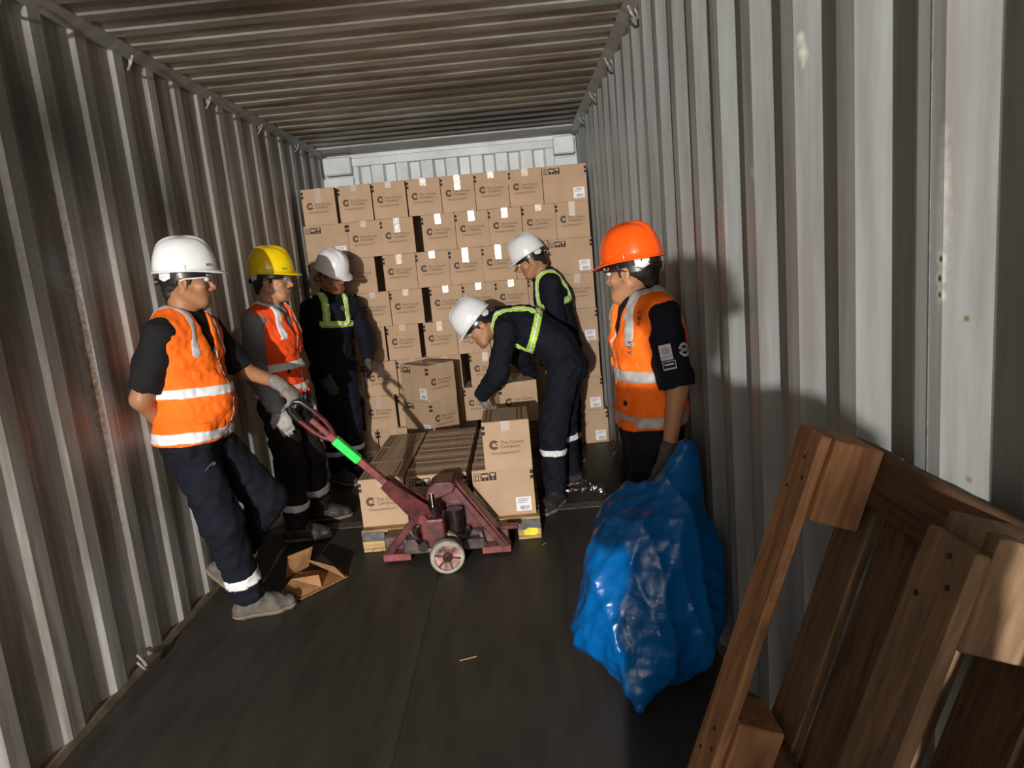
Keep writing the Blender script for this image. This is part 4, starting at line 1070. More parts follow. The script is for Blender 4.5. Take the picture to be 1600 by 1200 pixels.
def person(sp):
    J = {k: V3(v) for k, v in sp['J'].items()}
    org = V3((J['pelvis'][0], J['pelvis'][1], 0)); sc = sp.get('scale', 1.0); seed = sp['seed']
    hc = J['head']; hF = unit(sp['look']); hU = unit(V3(sp.get('head_up', (0, 0, 1)))); hU = unit(hU - hF * (hU @ hF)); hR = np.cross(hF, hU)
    U = unit(J['neck'] - J['chest']); R = J['sR'] - J['sL']; R = unit(R - U * (R @ U)); F = np.cross(U, R)
    Uw = unit(J['chest'] - J['pelvis']); Rw = unit((J['sR'] - J['sL']) * 0.5 + (J['hipR'] - J['hipL'])); Rw = unit(Rw - Uw * (Rw @ Uw)); Fw = np.cross(Uw, Rw)
    for s in 'LR':
        if 'h' + s not in J: J['h' + s] = J['w' + s] + unit(J['w' + s] - J['e' + s]) * 0.09
    allp = np.stack(list(J.values())); lo, hi = allp.min(0) - 0.24, allp.max(0) + 0.24; lo[2] = max(lo[2], -0.03)
    belly = sp.get('belly', 0.0)
    def torso(f, g, shoulder=0.88, low=True):
        if low: f.add(J['hipL'], J['hipR'], 0.092 * sc + g, 0.092 * sc + g, 0.05)
        f.add(J['pelvis'], J['waist'], 0.148 * sc + g, 0.142 * sc + g, 0.04, (Fw, 0.74))
        f.add(J['waist'], J['chest'], 0.142 * sc + g, 0.162 * sc + g, 0.04, (F, 0.72))
        f.add(J['chest'], J['neck'] - U * 0.075, 0.162 * sc + g, 0.112 * sc + g, 0.05, (F, 0.74))
        if belly: f.ellipsoid(J['waist'] + Fw * (0.045 + belly * 0.3), (0.12 + g, 0.085 + belly + g, 0.13 + g), (Rw, Fw, Uw), 0.06)
        for s in 'LR':
            a = J['neck'] - U * 0.055; f.add(a, a + (J['s' + s] - a) * shoulder, 0.060 * sc + g * 0.8, 0.060 * sc + g * 0.8, 0.05)
    def arm(f, s, g, to=1.0, loose=0.0):
        f.add(J['s' + s], J['e' + s], 0.056 * sc + g, 0.047 * sc + g + loose, 0.035)
        if to > 1e-3: f.add(J['e' + s], J['e' + s] + (J['w' + s] - J['e' + s]) * to, 0.046 * sc + g + loose, (0.046 - 0.014 * to) * sc + g + loose, 0.025)
    def leg(f, s, g, loose=0.0, to=1.0):
        f.add(J['hip' + s], J['k' + s], 0.088 * sc + g, 0.062 * sc + g + loose, 0.04)
        f.add(J['k' + s], J['k' + s] + (J['a' + s] - J['k' + s]) * to, 0.060 * sc + g + loose, 0.043 * sc + g + loose, 0.03)
    hands = {}
    for s in 'LR':
        d = unit(J['h' + s] - J['w' + s]); hn = sp.get('palm' + s); hn = V3(hn) if hn is not None else (J['pelvis'] + V3((0, 0, 0.1)) - J['w' + s])
        hn = unit(hn - d * (hn @ d)); a = np.cross(d, hn) * (1 if s == 'L' else -1)
        ta = sp.get('thumb' + s)
        if ta is not None: a = a * (1 if a @ V3(ta) > 0 else -1)
        hands[s] = (J['w' + s], d, hn, a, sp.get('curl' + s, 0.35))
    # --- body: one skin from crown to feet
    f = Field(lo, hi, 0.0095, (hc, 0.135, 0.0036))
    torso(f, -0.012)
    for s in 'LR':
        arm(f, s, -0.006 if sp['wear'] == 'coverall' else -0.004); leg(f, s, -0.008)
        f.add(J['a' + s], J['a' + s] + unit(sp['toe' + s]) * 0.10 - V3((0, 0, 0.03)), 0.036, 0.026, 0.02)
        fat = 0.72 if sp.get('glove' + s) else 1.0
        for (a, b, ra, rb, fl_) in hand_prims(*hands[s], fat): f.add(a, b, ra, rb, 0.007, fl_)
    H = lambda r, fw, up: hc + hR * r + hF * fw + hU * up
    f.add(J['neck'] - U * 0.05, H(0, -0.018, -0.055), 0.068 * sc, 0.060 * sc, 0.03)
    fr = (hR, hF, hU)
    f.ellipsoid(H(0, -0.008, 0.038), (0.077, 0.098, 0.090), fr, 0.02)
    f.ellipsoid(H(0, 0.030, -0.035), (0.064, 0.064, 0.078), fr, 0.025)
    f.add(H(-0.028, 0.060, -0.088), H(0.028, 0.060, -0.088), 0.026, 0.026, 0.03)
    f.ellipsoid(H(0, 0.082, -0.098), (0.021, 0.018, 0.018), fr, 0.02)
    for r in (-1, 1):
        f.add(H(r * 0.060, -0.01, -0.040), H(r * 0.036, 0.058, -0.084), 0.022, 0.024, 0.025)        # jaw
        f.ellipsoid(H(r * 0.046, 0.064, -0.020), (0.020, 0.018, 0.016), fr, 0.02)                     # cheekbone
        f.ellipsoid(H(r * 0.033, 0.097, 0.012), (0.017, 0.014, 0.011), fr, 0.012, sub=True)          # eye socket
        f.add(H(r * 0.014, 0.090, 0.030), H(r * 0.050, 0.076, 0.028), 0.009, 0.007, 0.012)            # brow
        f.ellipsoid(H(r * 0.079, -0.008, -0.006), (0.008, 0.019, 0.031), fr, 0.006)                   # ear
        f.ellipsoid(H(r * 0.088, -0.002, -0.004), (0.006, 0.009, 0.016), fr, 0.004, sub=True)
        f.ellipsoid(H(r * 0.012, 0.099, -0.034), (0.009, 0.010, 0.008), fr, 0.006)                    # nostril
    f.add(H(0, 0.090, 0.016), H(0, 0.112, -0.026), 0.0085, 0.0125, 0.010)                             # nose
    f.add(H(-0.019, 0.088, -0.061), H(0.019, 0.088, -0.061), 0.0075, 0.0075, 0.006); f.add(H(0, 0.094, -0.060), H(0, 0.095, -0.060), 0.008, 0.008, 0.006)
    f.add(H(-0.016, 0.087, -0.073), H(0.016, 0.087, -0.073), 0.0075, 0.0075, 0.006)
    body = f.mesh('person', M[sp['skin']], origin=org); body.location = org
    tag(body, sp['label'], 'person')
    def put(o):
        return o
    def part(fld, name, mat, parent=body, relax=0): return fld.mesh(name, M[mat], parent, origin=org, relax=relax)
    def local(p): return tuple(V3(p) - org)
    # --- head: hair, eyes, brows, glasses, hard hat
    f = Field(hc - 0.15, hc + 0.15, 0.0045)
    f.ellipsoid(H(0, -0.012, 0.036), (0.0815, 0.1015, 0.094), fr, 0.01)
    f.add(H(0, -0.060, -0.030), H(0, -0.062, -0.045), 0.045, 0.040, 0.02)
    for r in (-1, 1): f.add(H(r * 0.072, 0.022, 0.03), H(r * 0.071, 0.020, -0.012), 0.011, 0.008, 0.008)
    f.D = np.maximum(f.D, np.minimum(f.plane(H(0, -0.012, -0.01), unit(hF - 0.25 * hU)), f.plane(H(0, 0, 0.045), -hU)))  # bare below the hairline except the sideburns
    g = Field(hc - 0.15, hc + 0.15, 0.0045)
    for r in (-1, 1): g.add(H(r * 0.072, 0.020, 0.03), H(r * 0.0725, 0.016, -0.008), 0.012, 0.007, 0.008)
    f.D = np.minimum(f.D, g.D); f.folds(0.0015, 0.02, seed)
    part(f, 'hair', 'hair')
    for r in (-1, 1):
        c = H(r * 0.033, 0.0865, 0.012)
        e = MB().lathe([(0.0125 * math.sin(t), -0.0125 * math.cos(t)) for t in [math.pi * i / 8 for i in range(9)]], local(c), hF, 14).build('eye', M['eye_white'], body, smooth=True)
        MB().lathe([(0, 0.0128), (0.0058, 0.0118), (0.0058, 0.009)], local(c), hF - 0.25 * hU, 12).build('iris', M['iris'], e, smooth=True)
        MB().tube([local(H(r * 0.015, 0.1005, 0.033)), local(H(r * 0.030, 0.0985, 0.039)), local(H(r * 0.050, 0.085, 0.034))], [0.003, 0.0042, 0.002], 7).build('eyebrow', M['hair'], body, smooth=True)
    if sp.get('glasses'):
        gl = MB()
        for r in (-1, 1): gl.tube([local(H(r * 0.062, 0.092, 0.018)), local(H(r * 0.076, 0.075, 0.018)), local(H(r * 0.084, 0.0, 0.012)), local(H(r * 0.083, -0.02, 0.004))], 0.0032, 6)
        gl.tube([local(H(x, 0.112 - 8.0 * x * x * 0.75, 0.030)) for x in (-0.062, -0.04, -0.015, 0.015, 0.04, 0.062)], 0.0028, 6)
        g_ = gl.build('safety_glasses', M[sp['glasses']], body, smooth=True)
        vs = []; fs = []
        N_ = 12
        for off in (0.0, 0.0018):
            for i in range(N_ + 1):
                x = -0.062 + 0.124 * i / N_
                for up in (0.030, 0.010, -0.010 + 0.008 * math.exp(-(x / 0.014) ** 2)): vs.append(local(H(x, 0.112 - 6.0 * x * x + off, up)))
        k = (N_ + 1) * 3
        for i in range(N_):
            for j in range(2):
                fs += [(i * 3 + j, i * 3 + j + 1, i * 3 + j + 4, i * 3 + j + 3), (k + i * 3 + j, k + i * 3 + j + 3, k + i * 3 + j + 4, k + i * 3 + j + 1)]
        link('lens', mesh_from('lens', vs, fs, M['lens'], smooth=True), g_)
    tl = sp.get('hat_tilt', 0.0); hf2 = unit(hF * math.cos(tl) + hU * math.sin(tl)); hu2 = np.cross(hR, hf2)
    hs = sp.get('hat_size', 1.0); hm = axes_mtx(local(H(0, -0.004, 0.052)), hR * hs, hf2 * hs, hu2 * hs)
    helmet(body, hm, sp['hat'], sp.get('sticker'), sp.get('band', 'frame_w'))
    # --- clothes
    def refl(fld, name, p, n, w, mat, off=0.003, parent=body, extra=None, inner=None):
        g = fld.copy(); d = np.abs(g.plane(p, n)) - w / 2
        g.D = np.maximum(g.D - off, d)
        if extra is not None: g.D = np.maximum(g.D, extra)
        o = g.mesh(name, M[mat], parent, origin=org)
        return o
    def hem_cut(f, s, frac, r=0.16):
        ax = unit(J['a' + s] - J['k' + s]); p = J['k' + s] + (J['a' + s] - J['k' + s]) * frac
        f.add(p + ax * (r + 0.0), p + ax * (r + 0.02), r, r, 0.006, sub=True)
    def trousers(f, g, loose):
        for s in 'LR': leg(f, s, g, loose)
    coll = J['neck'] - U * 0.015
    pm = sp['pants']
    if sp['wear'] == 'coverall':
        f = Field(lo, hi, 0.0085); torso(f, 0.012)
        for s in 'LR': arm(f, s, 0.012, 0.97, 0.006); leg(f, s, 0.012, 0.012)
        f.add(coll - U * 0.03, coll + U * 0.045 + (hc - J['neck']) * 0.12, 0.074 * sc, 0.068 * sc, 0.03)
        f.folds(0.0055, 0.085, seed, n=6); f.folds(0.003, 0.035, seed + 1)
        f.add(coll + U * 0.055 - F * 0.01, hc - hU * 0.02, 0.058 * sc, 0.066, 0.006, sub=True)
        for s in 'LR': hem_cut(f, s, 0.98)
        cv = part(f, 'coverall', pm)
        t = Field(lo, hi, 0.0085); torso(t, 0.012); t.folds(0.0055, 0.085, seed, n=6); t.folds(0.003, 0.035, seed + 1)
        bp = J['chest'] + U * sp.get('band_up', -0.03)
        for k, (w, m, off) in enumerate(((0.052, 'lime', 0.004), (0.020, 'silver', 0.0065))):
            refl(t, 'reflective_band', bp, U, w, m, off, cv)
            ext = np.maximum(t.plane(bp, -U), t.plane(J['neck'] + U * 0.03, U))
            for r in (-1, 1): refl(t, 'reflective_strap', J['chest'] + R * r * sp.get('strap', 0.085), R, w, m, off, cv, ext)
        for s in 'LR':
            l = Field(lo, hi, 0.0085); leg(l, s, 0.012, 0.012); l.folds(0.0055, 0.085, seed, n=6); l.folds(0.003, 0.035, seed + 1)
            ax = unit(J['a' + s] - J['k' + s]); refl(l, 'ankle_band', J['k' + s] + (J['a' + s] - J['k' + s]) * sp.get('ankle', 0.42), ax, 0.042, 'silver', 0.004, cv, l.plane(J['k' + s], -ax))
    else:
        f = Field(lo, hi, 0.0085); torso(f, 0.014)
        for s in 'LR': arm(f, s, 0.013, sp.get('sleeve', 0.0), 0.012 if sp.get('sleeve', 0) == 0 else 0.006)
        f.add(coll - U * 0.03, coll + U * 0.02, 0.072 * sc, 0.070 * sc, 0.03)
        f.folds(0.005, 0.08, seed, n=6)
        f.add(coll + U * 0.03, hc - hU * 0.02, 0.060 * sc, 0.066, 0.006, sub=True)
        if sp.get('sleeve', 0.0) == 0.0:
            for s in 'LR':
                ax = unit(J['e' + s] - J['s' + s]); p = J['s' + s] + (J['e' + s] - J['s' + s]) * sp.get('cuff', 0.80); f.add(p + ax * 0.13, p + ax * 0.16, 0.13, 0.13, 0.005, sub=True)
        f.clip(J['pelvis'] - Uw * 0.05, -Uw)
        part(f, 'shirt', sp['shirt'])
        f = Field(lo, hi, 0.0085); f.add(J['hipL'], J['hipR'], 0.108 * sc, 0.108 * sc, 0.05); f.add(J['pelvis'], J['waist'], 0.158 * sc, 0.155 * sc, 0.04, (Fw, 0.76)); f.clip(J['pelvis'] + Uw * 0.06, Uw)
        for s in 'LR': leg(f, s, 0.014, 0.014)
        f.folds(0.007, 0.10, seed + 3, n=6); f.folds(0.003, 0.035, seed + 1)
        for s in 'LR': hem_cut(f, s, 0.98)
        tr_ = part(f, 'trousers', pm)
        for s in 'LR':
            l = Field(lo, hi, 0.0085); leg(l, s, 0.014, 0.014); l.folds(0.007, 0.10, seed + 3, n=6); l.folds(0.003, 0.035, seed + 1)
            ax = unit(J['a' + s] - J['k' + s]); refl(l, 'ankle_band', J['k' + s] + (J['a' + s] - J['k' + s]) * sp.get('ankle', 0.55), ax, 0.05, 'silver', 0.004, tr_, l.plane(J['k' + s], -ax))
        # vest: sleeveless, V neck, zip, bands
        hem = J['pelvis'] + Uw * sp.get('hem', -0.03)
        f = Field(lo, hi, 0.008); torso(f, 0.032, 0.84, low=False)
        f.add(J['pelvis'] - Uw * 0.03, J['waist'], 0.148 * sc + 0.040, 0.142 * sc + 0.034, 0.03, (Fw, 0.78)); f.add(J['hipL'] + Uw * 0.02, J['hipR'] + Uw * 0.02, 0.092 * sc + 0.042, 0.092 * sc + 0.042, 0.04)
        f.folds(0.0055, 0.10, seed + 5, n=6); f.folds(0.0025, 0.04, seed + 6)
        for s in 'LR':
            sgn = 1 if s == 'R' else -1; f.add(J['s' + s] + R * sgn * 0.078, J['s' + s] + (J['e' + s] - J['s' + s]) * 0.55 + R * sgn * 0.060, 0.068, 0.068, 0.020, sub=True)
        vb = f.copy()
        f.add(J['neck'] + U * 0.05 + F * 0.02, J['neck'] - U * 0.0, 0.085 * sc, 0.075 * sc, 0.01, sub=True)
        f.add(J['neck'] + F * 0.09, J['chest'] + F * 0.165 - U * 0.02, 0.055, 0.012, 0.008, sub=True)
        f.clip(hem, -Uw)
        ve = part(f, 'safety_vest', sp['vest'])
        for d, w in sp.get('bands', ((0.035, 0.05), (0.17, 0.05))): refl(f, 'reflective_band', hem + Uw * d, Uw, w, sp.get('tape', 'silver'), 0.0035, ve)
        ext = f.plane(J['chest'] + U * sp.get('strap_from', -0.02), -U)
        for r in (-1, 1): refl(f, 'reflective_strap', J['chest'] + R * r * sp.get('strap', 0.105), unit(R + U * 0.12 * r), sp.get('strap_w', 0.045), sp.get('strap_tape', sp.get('tape', 'silver')), 0.0035, ve, ext)
        refl(f, 'zip', J['waist'], Rw, 0.010, 'silver_dull', 0.003, ve, f.plane(J['waist'], -Fw))
        # chest and hip pockets
        for (r, u, w, h_) in sp.get('pockets', ((0.085, -0.10, 0.10, 0.008), (-0.085, -0.10, 0.10, 0.008), (0.10, -0.33, 0.13, 0.008), (-0.10, -0.33, 0.13, 0.008))):
            g = f.copy(); c = J['chest'] + Rw * r + Uw * u
            g.D = np.maximum(np.maximum(g.D - 0.005, np.maximum(np.abs(g.plane(c, Rw)) - w / 2, np.abs(g.plane(c, Uw)) - 0.022)), g.plane(J['waist'], -Fw))
            g.mesh('pocket_flap', M[sp['vest']], ve, origin=org)
    # --- boots and gloves
    for s in 'LR':
        td = unit(sp['toe' + s]); up = unit(sp.get('foot_up' + s, (0, 0, 1))); td = unit(td - up * (td @ up)); a = J['a' + s]
        f = Field(a - 0.26, a + 0.26, 0.007)
        heel, ball, toe = a - td * 0.048 - up * 0.052, a + td * 0.105 - up * 0.056, a + td * 0.165 - up * 0.062
        f.add(heel, ball, 0.042, 0.046, 0.02); f.add(ball, toe, 0.046, 0.034, 0.02); f.add(a + up * 0.0, a + unit(J['k' + s] - a) * 0.05, 0.048, 0.046, 0.04); f.add(a + td * 0.02 - up * 0.01, ball, 0.045, 0.04, 0.03)
        f.folds(0.002, 0.05, seed + 9)
        sf = f.copy(); f.clip(a - up * 0.082, -up)
        bo = part(f, 'boot', sp['boot'])
        sf.D = np.maximum(np.maximum(sf.D - 0.008, sf.plane(a - up * 0.094, -up)), sf.plane(a - up * 0.070, up))
        sf.mesh('sole', M['sole'], bo, origin=org)
        if sp.get('glove' + s):
            w, d, hn, ha, cu = hands[s]
            f = Field(w - 0.21, w + 0.21, 0.0045)
            for (p, q, ra, rb, fl_) in hand_prims(w, d, hn, ha, cu, 1.22): f.add(p, q, ra, rb, 0.007, fl_)
            back = unit(J['e' + s] - w); f.add(w + d * 0.02, w + back * 0.022, 0.034, 0.037, 0.02, (hn, 0.9))
            f.folds(0.0012, 0.02, seed)
            part(f, 'glove', sp['glove' + s])
    return body
# ------------------------------------------------------------------ the people
p1 = person(dict(seed=1, label='man in white hard hat and orange vest leaning on left wall, hand on jack handle', skin='skin_a', hat='hat_white', sticker=True, glasses='frame_w',
    wear='vest', shirt='blacktee', vest='vest', pants='navy_blue', boot='boot', gloveL='glove', belly=0.03, hem=-0.02, tape='silver', strap_w=0.03, strap_tape='silver_dull', bands=((0.035, 0.05), (0.225, 0.045)),
    look=(0.94, 0.34, -0.08), head_up=(0.0, 0.0, 1.0), hat_tilt=0.04,
    J=dict(head=(-1.470, 3.13, 1.585), neck=(-1.515, 3.13, 1.430), chest=(-1.530, 3.12, 1.280), waist=(-1.535, 3.11, 1.05), pelvis=(-1.545, 3.10, 0.90),
      sR=(-1.540, 2.945, 1.365), eR=(-1.642, 2.905, 1.110), wR=(-1.635, 3.06, 0.935), sL=(-1.490, 3.31, 1.345), eL=(-1.395, 3.42, 1.130), wL=(-1.200, 3.335, 1.065), hL=(-1.130, 3.31, 1.000),
      hipR=(-1.530, 3.01, 0.88), kR=(-1.435, 3.00, 0.49), aR=(-1.395, 3.07, 0.094), hipL=(-1.545, 3.19, 0.88), kL=(-1.325, 3.29, 0.50), aL=(-1.572, 3.30, 0.155)),
    toeR=(0.92, 0.30, 0), toeL=(0.55, 0.10, -0.62), foot_upL=(0.68, 0.0, 0.6), palmL=(-0.3, 0.1, -1.0), curlL=0.62, palmR=(1, 0, 0), ankle=0.72))

p2 = person(dict(seed=21, label='man in yellow hard hat with orange vest over a grey long-sleeved shirt', skin='skin_b', hat='hat_yellow', sticker=True, glasses='frame',
    wear='vest', shirt='greytee', sleeve=0.97, vest='vest_red', pants='darkpants', boot='bootdark', gloveR='glove_l', gloveL='glove_l', hem=0.03,
    look=(1.0, 0.02, -0.05), scale=0.95,
    J=dict(head=(-1.410, 4.05, 1.555), neck=(-1.450, 4.05, 1.400), chest=(-1.450, 4.05, 1.245), waist=(-1.445, 4.05, 1.01), pelvis=(-1.450, 4.05, 0.87),
      sR=(-1.485, 3.880, 1.335), eR=(-1.515, 3.87, 1.055), wR=(-1.415, 3.85, 0.840), hR=(-1.385, 3.84, 0.755), sL=(-1.430, 4.225, 1.335), eL=(-1.420, 4.30, 1.06), wL=(-1.380, 4.27, 0.83),
      hipR=(-1.455, 3.96, 0.85), kR=(-1.425, 3.95, 0.46), aR=(-1.455, 3.985, 0.094), hipL=(-1.435, 4.13, 0.85), kL=(-1.385, 4.20, 0.46), aL=(-1.405, 4.30, 0.094)),
    toeR=(0.97, 0.08, 0), toeL=(0.95, 0.2, 0), curlR=0.28, palmR=(-0.3, 1.0, 0.1), ankle=0.62))

p3 = person(dict(seed=33, label='man in white hard hat and navy coverall with lime strips by the left wall', skin='skin_c', hat='hat_white', wear='coverall', pants='navy', boot='bootdark', gloveR='glove_d', gloveL='glove_d',
    look=(0.78, -0.52, -0.26), head_up=(0.12, -0.1, 1), hat_tilt=-0.16, band_up=-0.045, scale=0.97,
    J=dict(head=(-1.345, 5.14, 1.555), neck=(-1.390, 5.18, 1.415), chest=(-1.410, 5.18, 1.260), waist=(-1.425, 5.18, 1.03), pelvis=(-1.435, 5.18, 0.89),
      sR=(-1.525, 5.065, 1.330), eR=(-1.535, 5.02, 1.06), wR=(-1.440, 4.95, 0.865), hR=(-1.412, 4.93, 0.785), sL=(-1.275, 5.29, 1.325), eL=(-1.205, 5.32, 1.085), wL=(-1.175, 5.20, 0.92), hL=(-1.160, 5.16, 0.84),
      hipR=(-1.485, 5.11, 0.87), kR=(-1.475, 5.08, 0.47), aR=(-1.480, 5.10, 0.094), hipL=(-1.380, 5.24, 0.87), kL=(-1.370, 5.23, 0.47), aL=(-1.385, 5.25, 0.094)),
    toeR=(0.8, -0.6, 0), toeL=(0.9, -0.4, 0), palmR=(0.2, 1, 0.1), curlR=0.3, curlL=0.3, ankle=0.60))

p4 = person(dict(seed=44, label='man in white hard hat and navy coverall standing against the carton wall, head bowed', skin='skin_b', hat='hat_white', wear='coverall', pants='navy', boot='bootdark',
    look=(-0.86, 0.10, -0.42), head_up=(-0.25, 0, 1), hat_tilt=0.0, band_up=-0.06, strap=0.095, gloveL='glove', gloveR='glove',
    J=dict(head=(0.112, 5.16, 1.535), neck=(0.205, 5.19, 1.425), chest=(0.245, 5.19, 1.270), waist=(0.290, 5.19, 1.04), pelvis=(0.310, 5.19, 0.90),
      sL=(0.232, 5.015, 1.355), eL=(0.255, 4.98, 1.08), wL=(0.060, 5.00, 0.93), sR=(0.215, 5.37, 1.345), eR=(0.190, 5.39, 1.07), wR=(0.0, 5.36, 0.90),
      hipL=(0.318, 5.10, 0.88), kL=(0.300, 5.07, 0.48), aL=(0.310, 5.09, 0.094), hipR=(0.310, 5.28, 0.88), kR=(0.280, 5.29, 0.48), aR=(0.300, 5.30, 0.094)),
    toeL=(-0.8, -0.3, 0), toeR=(-0.9, 0.1, 0), ankle=0.66))

p5 = person(dict(seed=55, label='man in white hard hat and navy coverall bending over to set down a carton', skin='skin_b', hat='hat_white', glasses='frame', wear='coverall', pants='navy_blue', boot='bootdark', gloveL='glove', gloveR='glove',
    look=(-0.72, -0.16, -0.68), head_up=(-0.72, 0.0, 0.70), hat_tilt=-0.02, band_up=-0.075, strap=0.085,
    J=dict(head=(-0.262, 4.40, 1.160), neck=(-0.150, 4.43, 1.185), chest=(0.010, 4.43, 1.130), waist=(0.185, 4.40, 1.020), pelvis=(0.262, 4.40, 0.885),
      sL=(-0.098, 4.255, 1.120), eL=(-0.170, 4.190, 0.870), wL=(-0.285, 4.330, 0.735), hL=(-0.290, 4.40, 0.680), sR=(-0.060, 4.61, 1.110), eR=(-0.03, 4.70, 0.90), wR=(0.04, 4.82, 0.76), hR=(0.0, 4.84, 0.69),
      hipL=(0.245, 4.31, 0.86), kL=(0.135, 4.205, 0.47), aL=(0.120, 4.20, 0.094), hipR=(0.285, 4.49, 0.86), kR=(0.225, 4.54, 0.47), aR=(0.245, 4.59, 0.094)),
    toeL=(-0.45, -0.85, 0), toeR=(-0.9, -0.2, 0), palmL=(1, 0.3, 0), palmR=(-1, 0, 0), curlL=0.15, curlR=0.15, ankle=0.30))

p6 = person(dict(seed=66, label='man in orange hard hat and orange vest standing by the right wall', skin='skin_b', hat='hat_orange', glasses='frame',
    wear='vest', shirt='navy', cuff=0.93, vest='vest', pants='navy', boot='bootdark', tape='silver_dull', hem=0.02, scale=0.94, gloveL='glove_d',
    look=(-0.80, 0.60, -0.10), hat_tilt=0.0, hat_size=0.95, bands=((0.03, 0.045), (0.20, 0.05)),
    J=dict(head=(0.458, 2.79, 1.458), neck=(0.492, 2.78, 1.352), chest=(0.498, 2.78, 1.205), waist=(0.495, 2.78, 0.98), pelvis=(0.497, 2.78, 0.84),
      sL=(0.530, 2.625, 1.290), eL=(0.562, 2.575, 1.020), wL=(0.512, 2.545, 0.780), hL=(0.480, 2.53, 0.70), sR=(0.455, 2.945, 1.280), eR=(0.48, 3.03, 1.02), wR=(0.52, 3.00, 0.80),
      hipL=(0.490, 2.70, 0.82), kL=(0.445, 2.70, 0.45), aL=(0.475, 2.72, 0.094), hipR=(0.490, 2.87, 0.82), kR=(0.440, 2.90, 0.45), aR=(0.475, 2.91, 0.094)),
    toeL=(-0.95, 0.2, 0), toeR=(-0.9, 0.4, 0), ankle=0.6))
# badges printed on his sleeve
sl, el = (0.530, 2.625, 1.290), (0.562, 2.575, 1.020)
nrm = (-0.12, -1.0, 0.0)
f = Flat(); f.rect(-0.042, 0.0, 0.004, 0.058)
patch(p6, 'sleeve_badge', f, sl, el, 0.60, 0.0755, nrm, M['white_print'])
f = Flat(); f.arc(-0.020, 0.034, 0.004, 0.008, 0, 360); f.arc(-0.020, 0.034, 0.011, 0.014, 0, 360); f.rect(-0.037, 0.010, 0.0, 0.014)
patch(p6, 'badge_print', f, sl, el, 0.60, 0.0762, nrm, M['grey_print'])
f = Flat(); f.frame(-0.040, -0.036, 0.010, -0.004, 0.003); f.rect(-0.032, -0.020, 0.002, -0.013); f.rect(-0.036, -0.036, 0.006, -0.030)
patch(p6, 'badge_print', f, sl, el, 0.60, 0.0762, nrm, M['white_print'])
f = Flat(); f.arc(0.056, 0.026, 0.017, 0.026, 12, 168); f.arc(0.056, 0.026, 0.017, 0.026, 192, 348); f.rect(0.030, 0.0315, 0.082, 0.0335); f.rect(0.030, 0.0185, 0.082, 0.0205); f.rect(0.040, 0.023, 0.072, 0.029)
patch(p6, 'round_badge', f, sl, el, 0.60, 0.0762, nrm, M['white_print'])

# small prints and eyelets lying on the clothes
def decal(parent, name, flat, pos, n, mat, spin=0.0, lift=0.002):
    n = Vector(n).normalized(); r = Vector((0, 0, 1)).cross(n).normalized(); u = n.cross(r)
    r, u = r * math.cos(spin) + u * math.sin(spin), u * math.cos(spin) - r * math.sin(spin)
    c = Vector(pos) + n * lift - Vector(parent.location)
    return link(name, flat.mesh(name, lambda a, b: c + r * a + u * b, M[mat]), parent)
def stroke(f, pts, w=0.004):
    for (x0, y0), (x1, y1) in zip(pts, pts[1:]):
        L = math.hypot(x1 - x0, y1 - y0); ox, oy = -(y1 - y0) / L * w / 2, (x1 - x0) / L * w / 2
        f.poly([(x0 + ox, y0 + oy), (x0 - ox, y0 - oy), (x1 - ox, y1 - oy), (x1 + ox, y1 + oy)])
    return f
f = Flat(); f.arc(0, 0, 0.012, 0.017, 0, 360); stroke(f, [(-0.004, -0.006), (0.002, 0.004), (0.006, -0.004), (0.010, -0.024)], 0.004)
decal(p3, 'chest_emblem', f, (-1.2943, 5.1163, 1.3145), (0.777, -0.562, 0.284), 'grey_print', lift=0.004)
f = Flat(); f.arc(0, 0, 0.0, 0.011, 0, 360)
decal(p6, 'eyelet', f, (0.3824, 2.6821, 0.9564), (-0.812, -0.583, 0.013), 'black', lift=0.004)
f = Flat(); f.rect(-0.011, -0.011, 0.011, 0.011)
decal(p2, 'eyelet', f, (-1.352, 3.935, 1.040), (0.86, -0.51, -0.007), 'black', lift=0.006)
f = Flat(); stroke(f, [(-0.04, -0.012), (-0.01, 0.004), (0.016, 0.012), (0.022, 0.004), (0.004, 0.0)], 0.003)
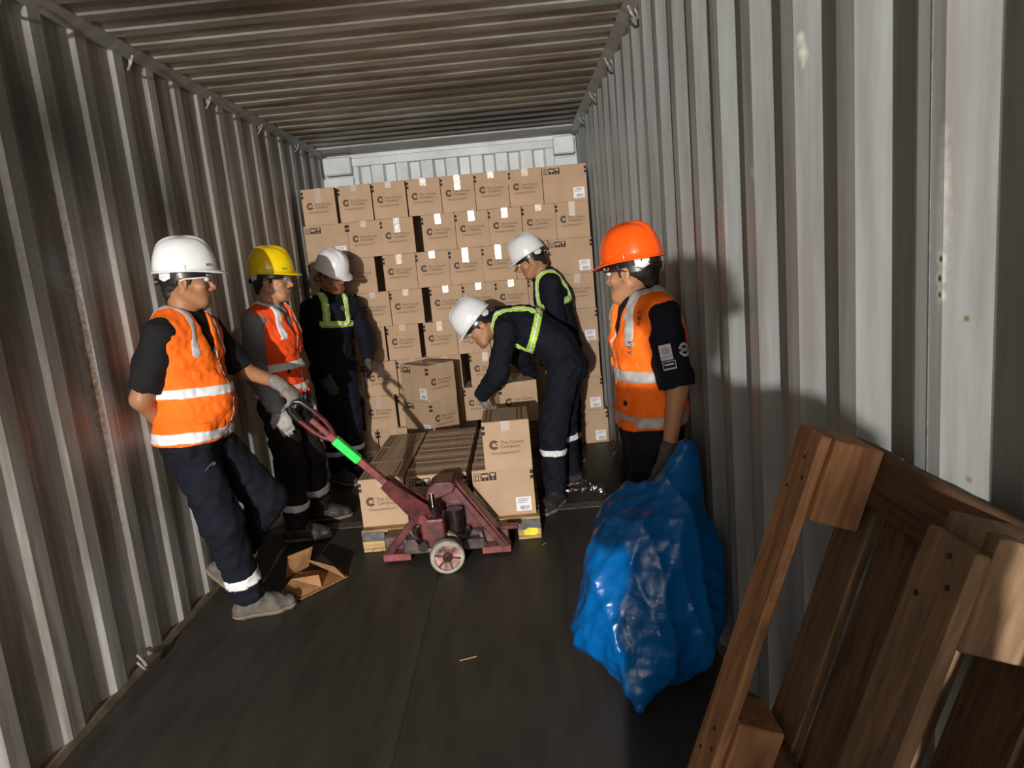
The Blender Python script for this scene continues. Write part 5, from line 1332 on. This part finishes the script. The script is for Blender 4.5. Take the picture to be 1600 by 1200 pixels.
decal(p1, 'pocket_emblem', f, (-1.419, 2.9583, 0.7783), (0.833, -0.435, 0.343), 'grey_print', lift=0.005)
f = Flat()
for k in range(3): stroke(f, [(-0.012, 0.030 - 0.022 * k), (0.010, 0.036 - 0.022 * k), (-0.008, 0.026 - 0.022 * k), (0.012, 0.022 - 0.022 * k)], 0.0035)
decal(p6, 'marker_scrawl', f, (0.4439, 2.6064, 1.2852), (-0.861, -0.404, 0.31), 'greyband', 0.2, 0.005)
decal(p6, 'marker_scrawl', f, (0.4072, 2.6435, 1.175), (-0.643, -0.709, -0.289), 'greyband', -0.3, 0.006)
f = Flat(); f.rect(-0.018, -0.006, 0.018, 0.001); f.rect(-0.016, 0.004, 0.010, 0.009)
decal(p5, 'back_print', f, (-0.0019, 4.3121, 1.232), (0.088, -0.577, 0.812), 'grey_print', lift=0.004)

# the photographer, whose shadow falls on the right wall
p0 = person(dict(seed=77, label='person with hard hat and dark coverall standing behind the viewpoint, taking the picture', skin='skin_b', hat='hat_white', wear='coverall', pants='navy', boot='bootdark', gloveL='glove', gloveR='glove',
    look=(0.10, 1.0, -0.12), band_up=-0.05,
    J=dict(head=(-0.005, -0.42, 1.550), neck=(-0.005, -0.48, 1.405), chest=(-0.005, -0.48, 1.250), waist=(-0.005, -0.48, 1.020), pelvis=(-0.005, -0.48, 0.870),
      sL=(-0.180, -0.47, 1.375), eL=(-0.190, -0.36, 1.120), wL=(-0.050, -0.23, 1.310), hL=(-0.010, -0.18, 1.370), sR=(0.168, -0.47, 1.375), eR=(0.180, -0.36, 1.120), wR=(0.110, -0.23, 1.310), hR=(0.080, -0.18, 1.370),
      hipL=(-0.095, -0.48, 0.90), kL=(-0.105, -0.46, 0.49), aL=(-0.105, -0.49, 0.094), hipR=(0.085, -0.48, 0.90), kR=(0.095, -0.46, 0.49), aR=(0.095, -0.49, 0.094)),
    toeL=(-0.15, 1, 0), toeR=(0.15, 1, 0), palmL=(0.6, 0.6, 0.2), palmR=(-0.6, 0.6, 0.2)))
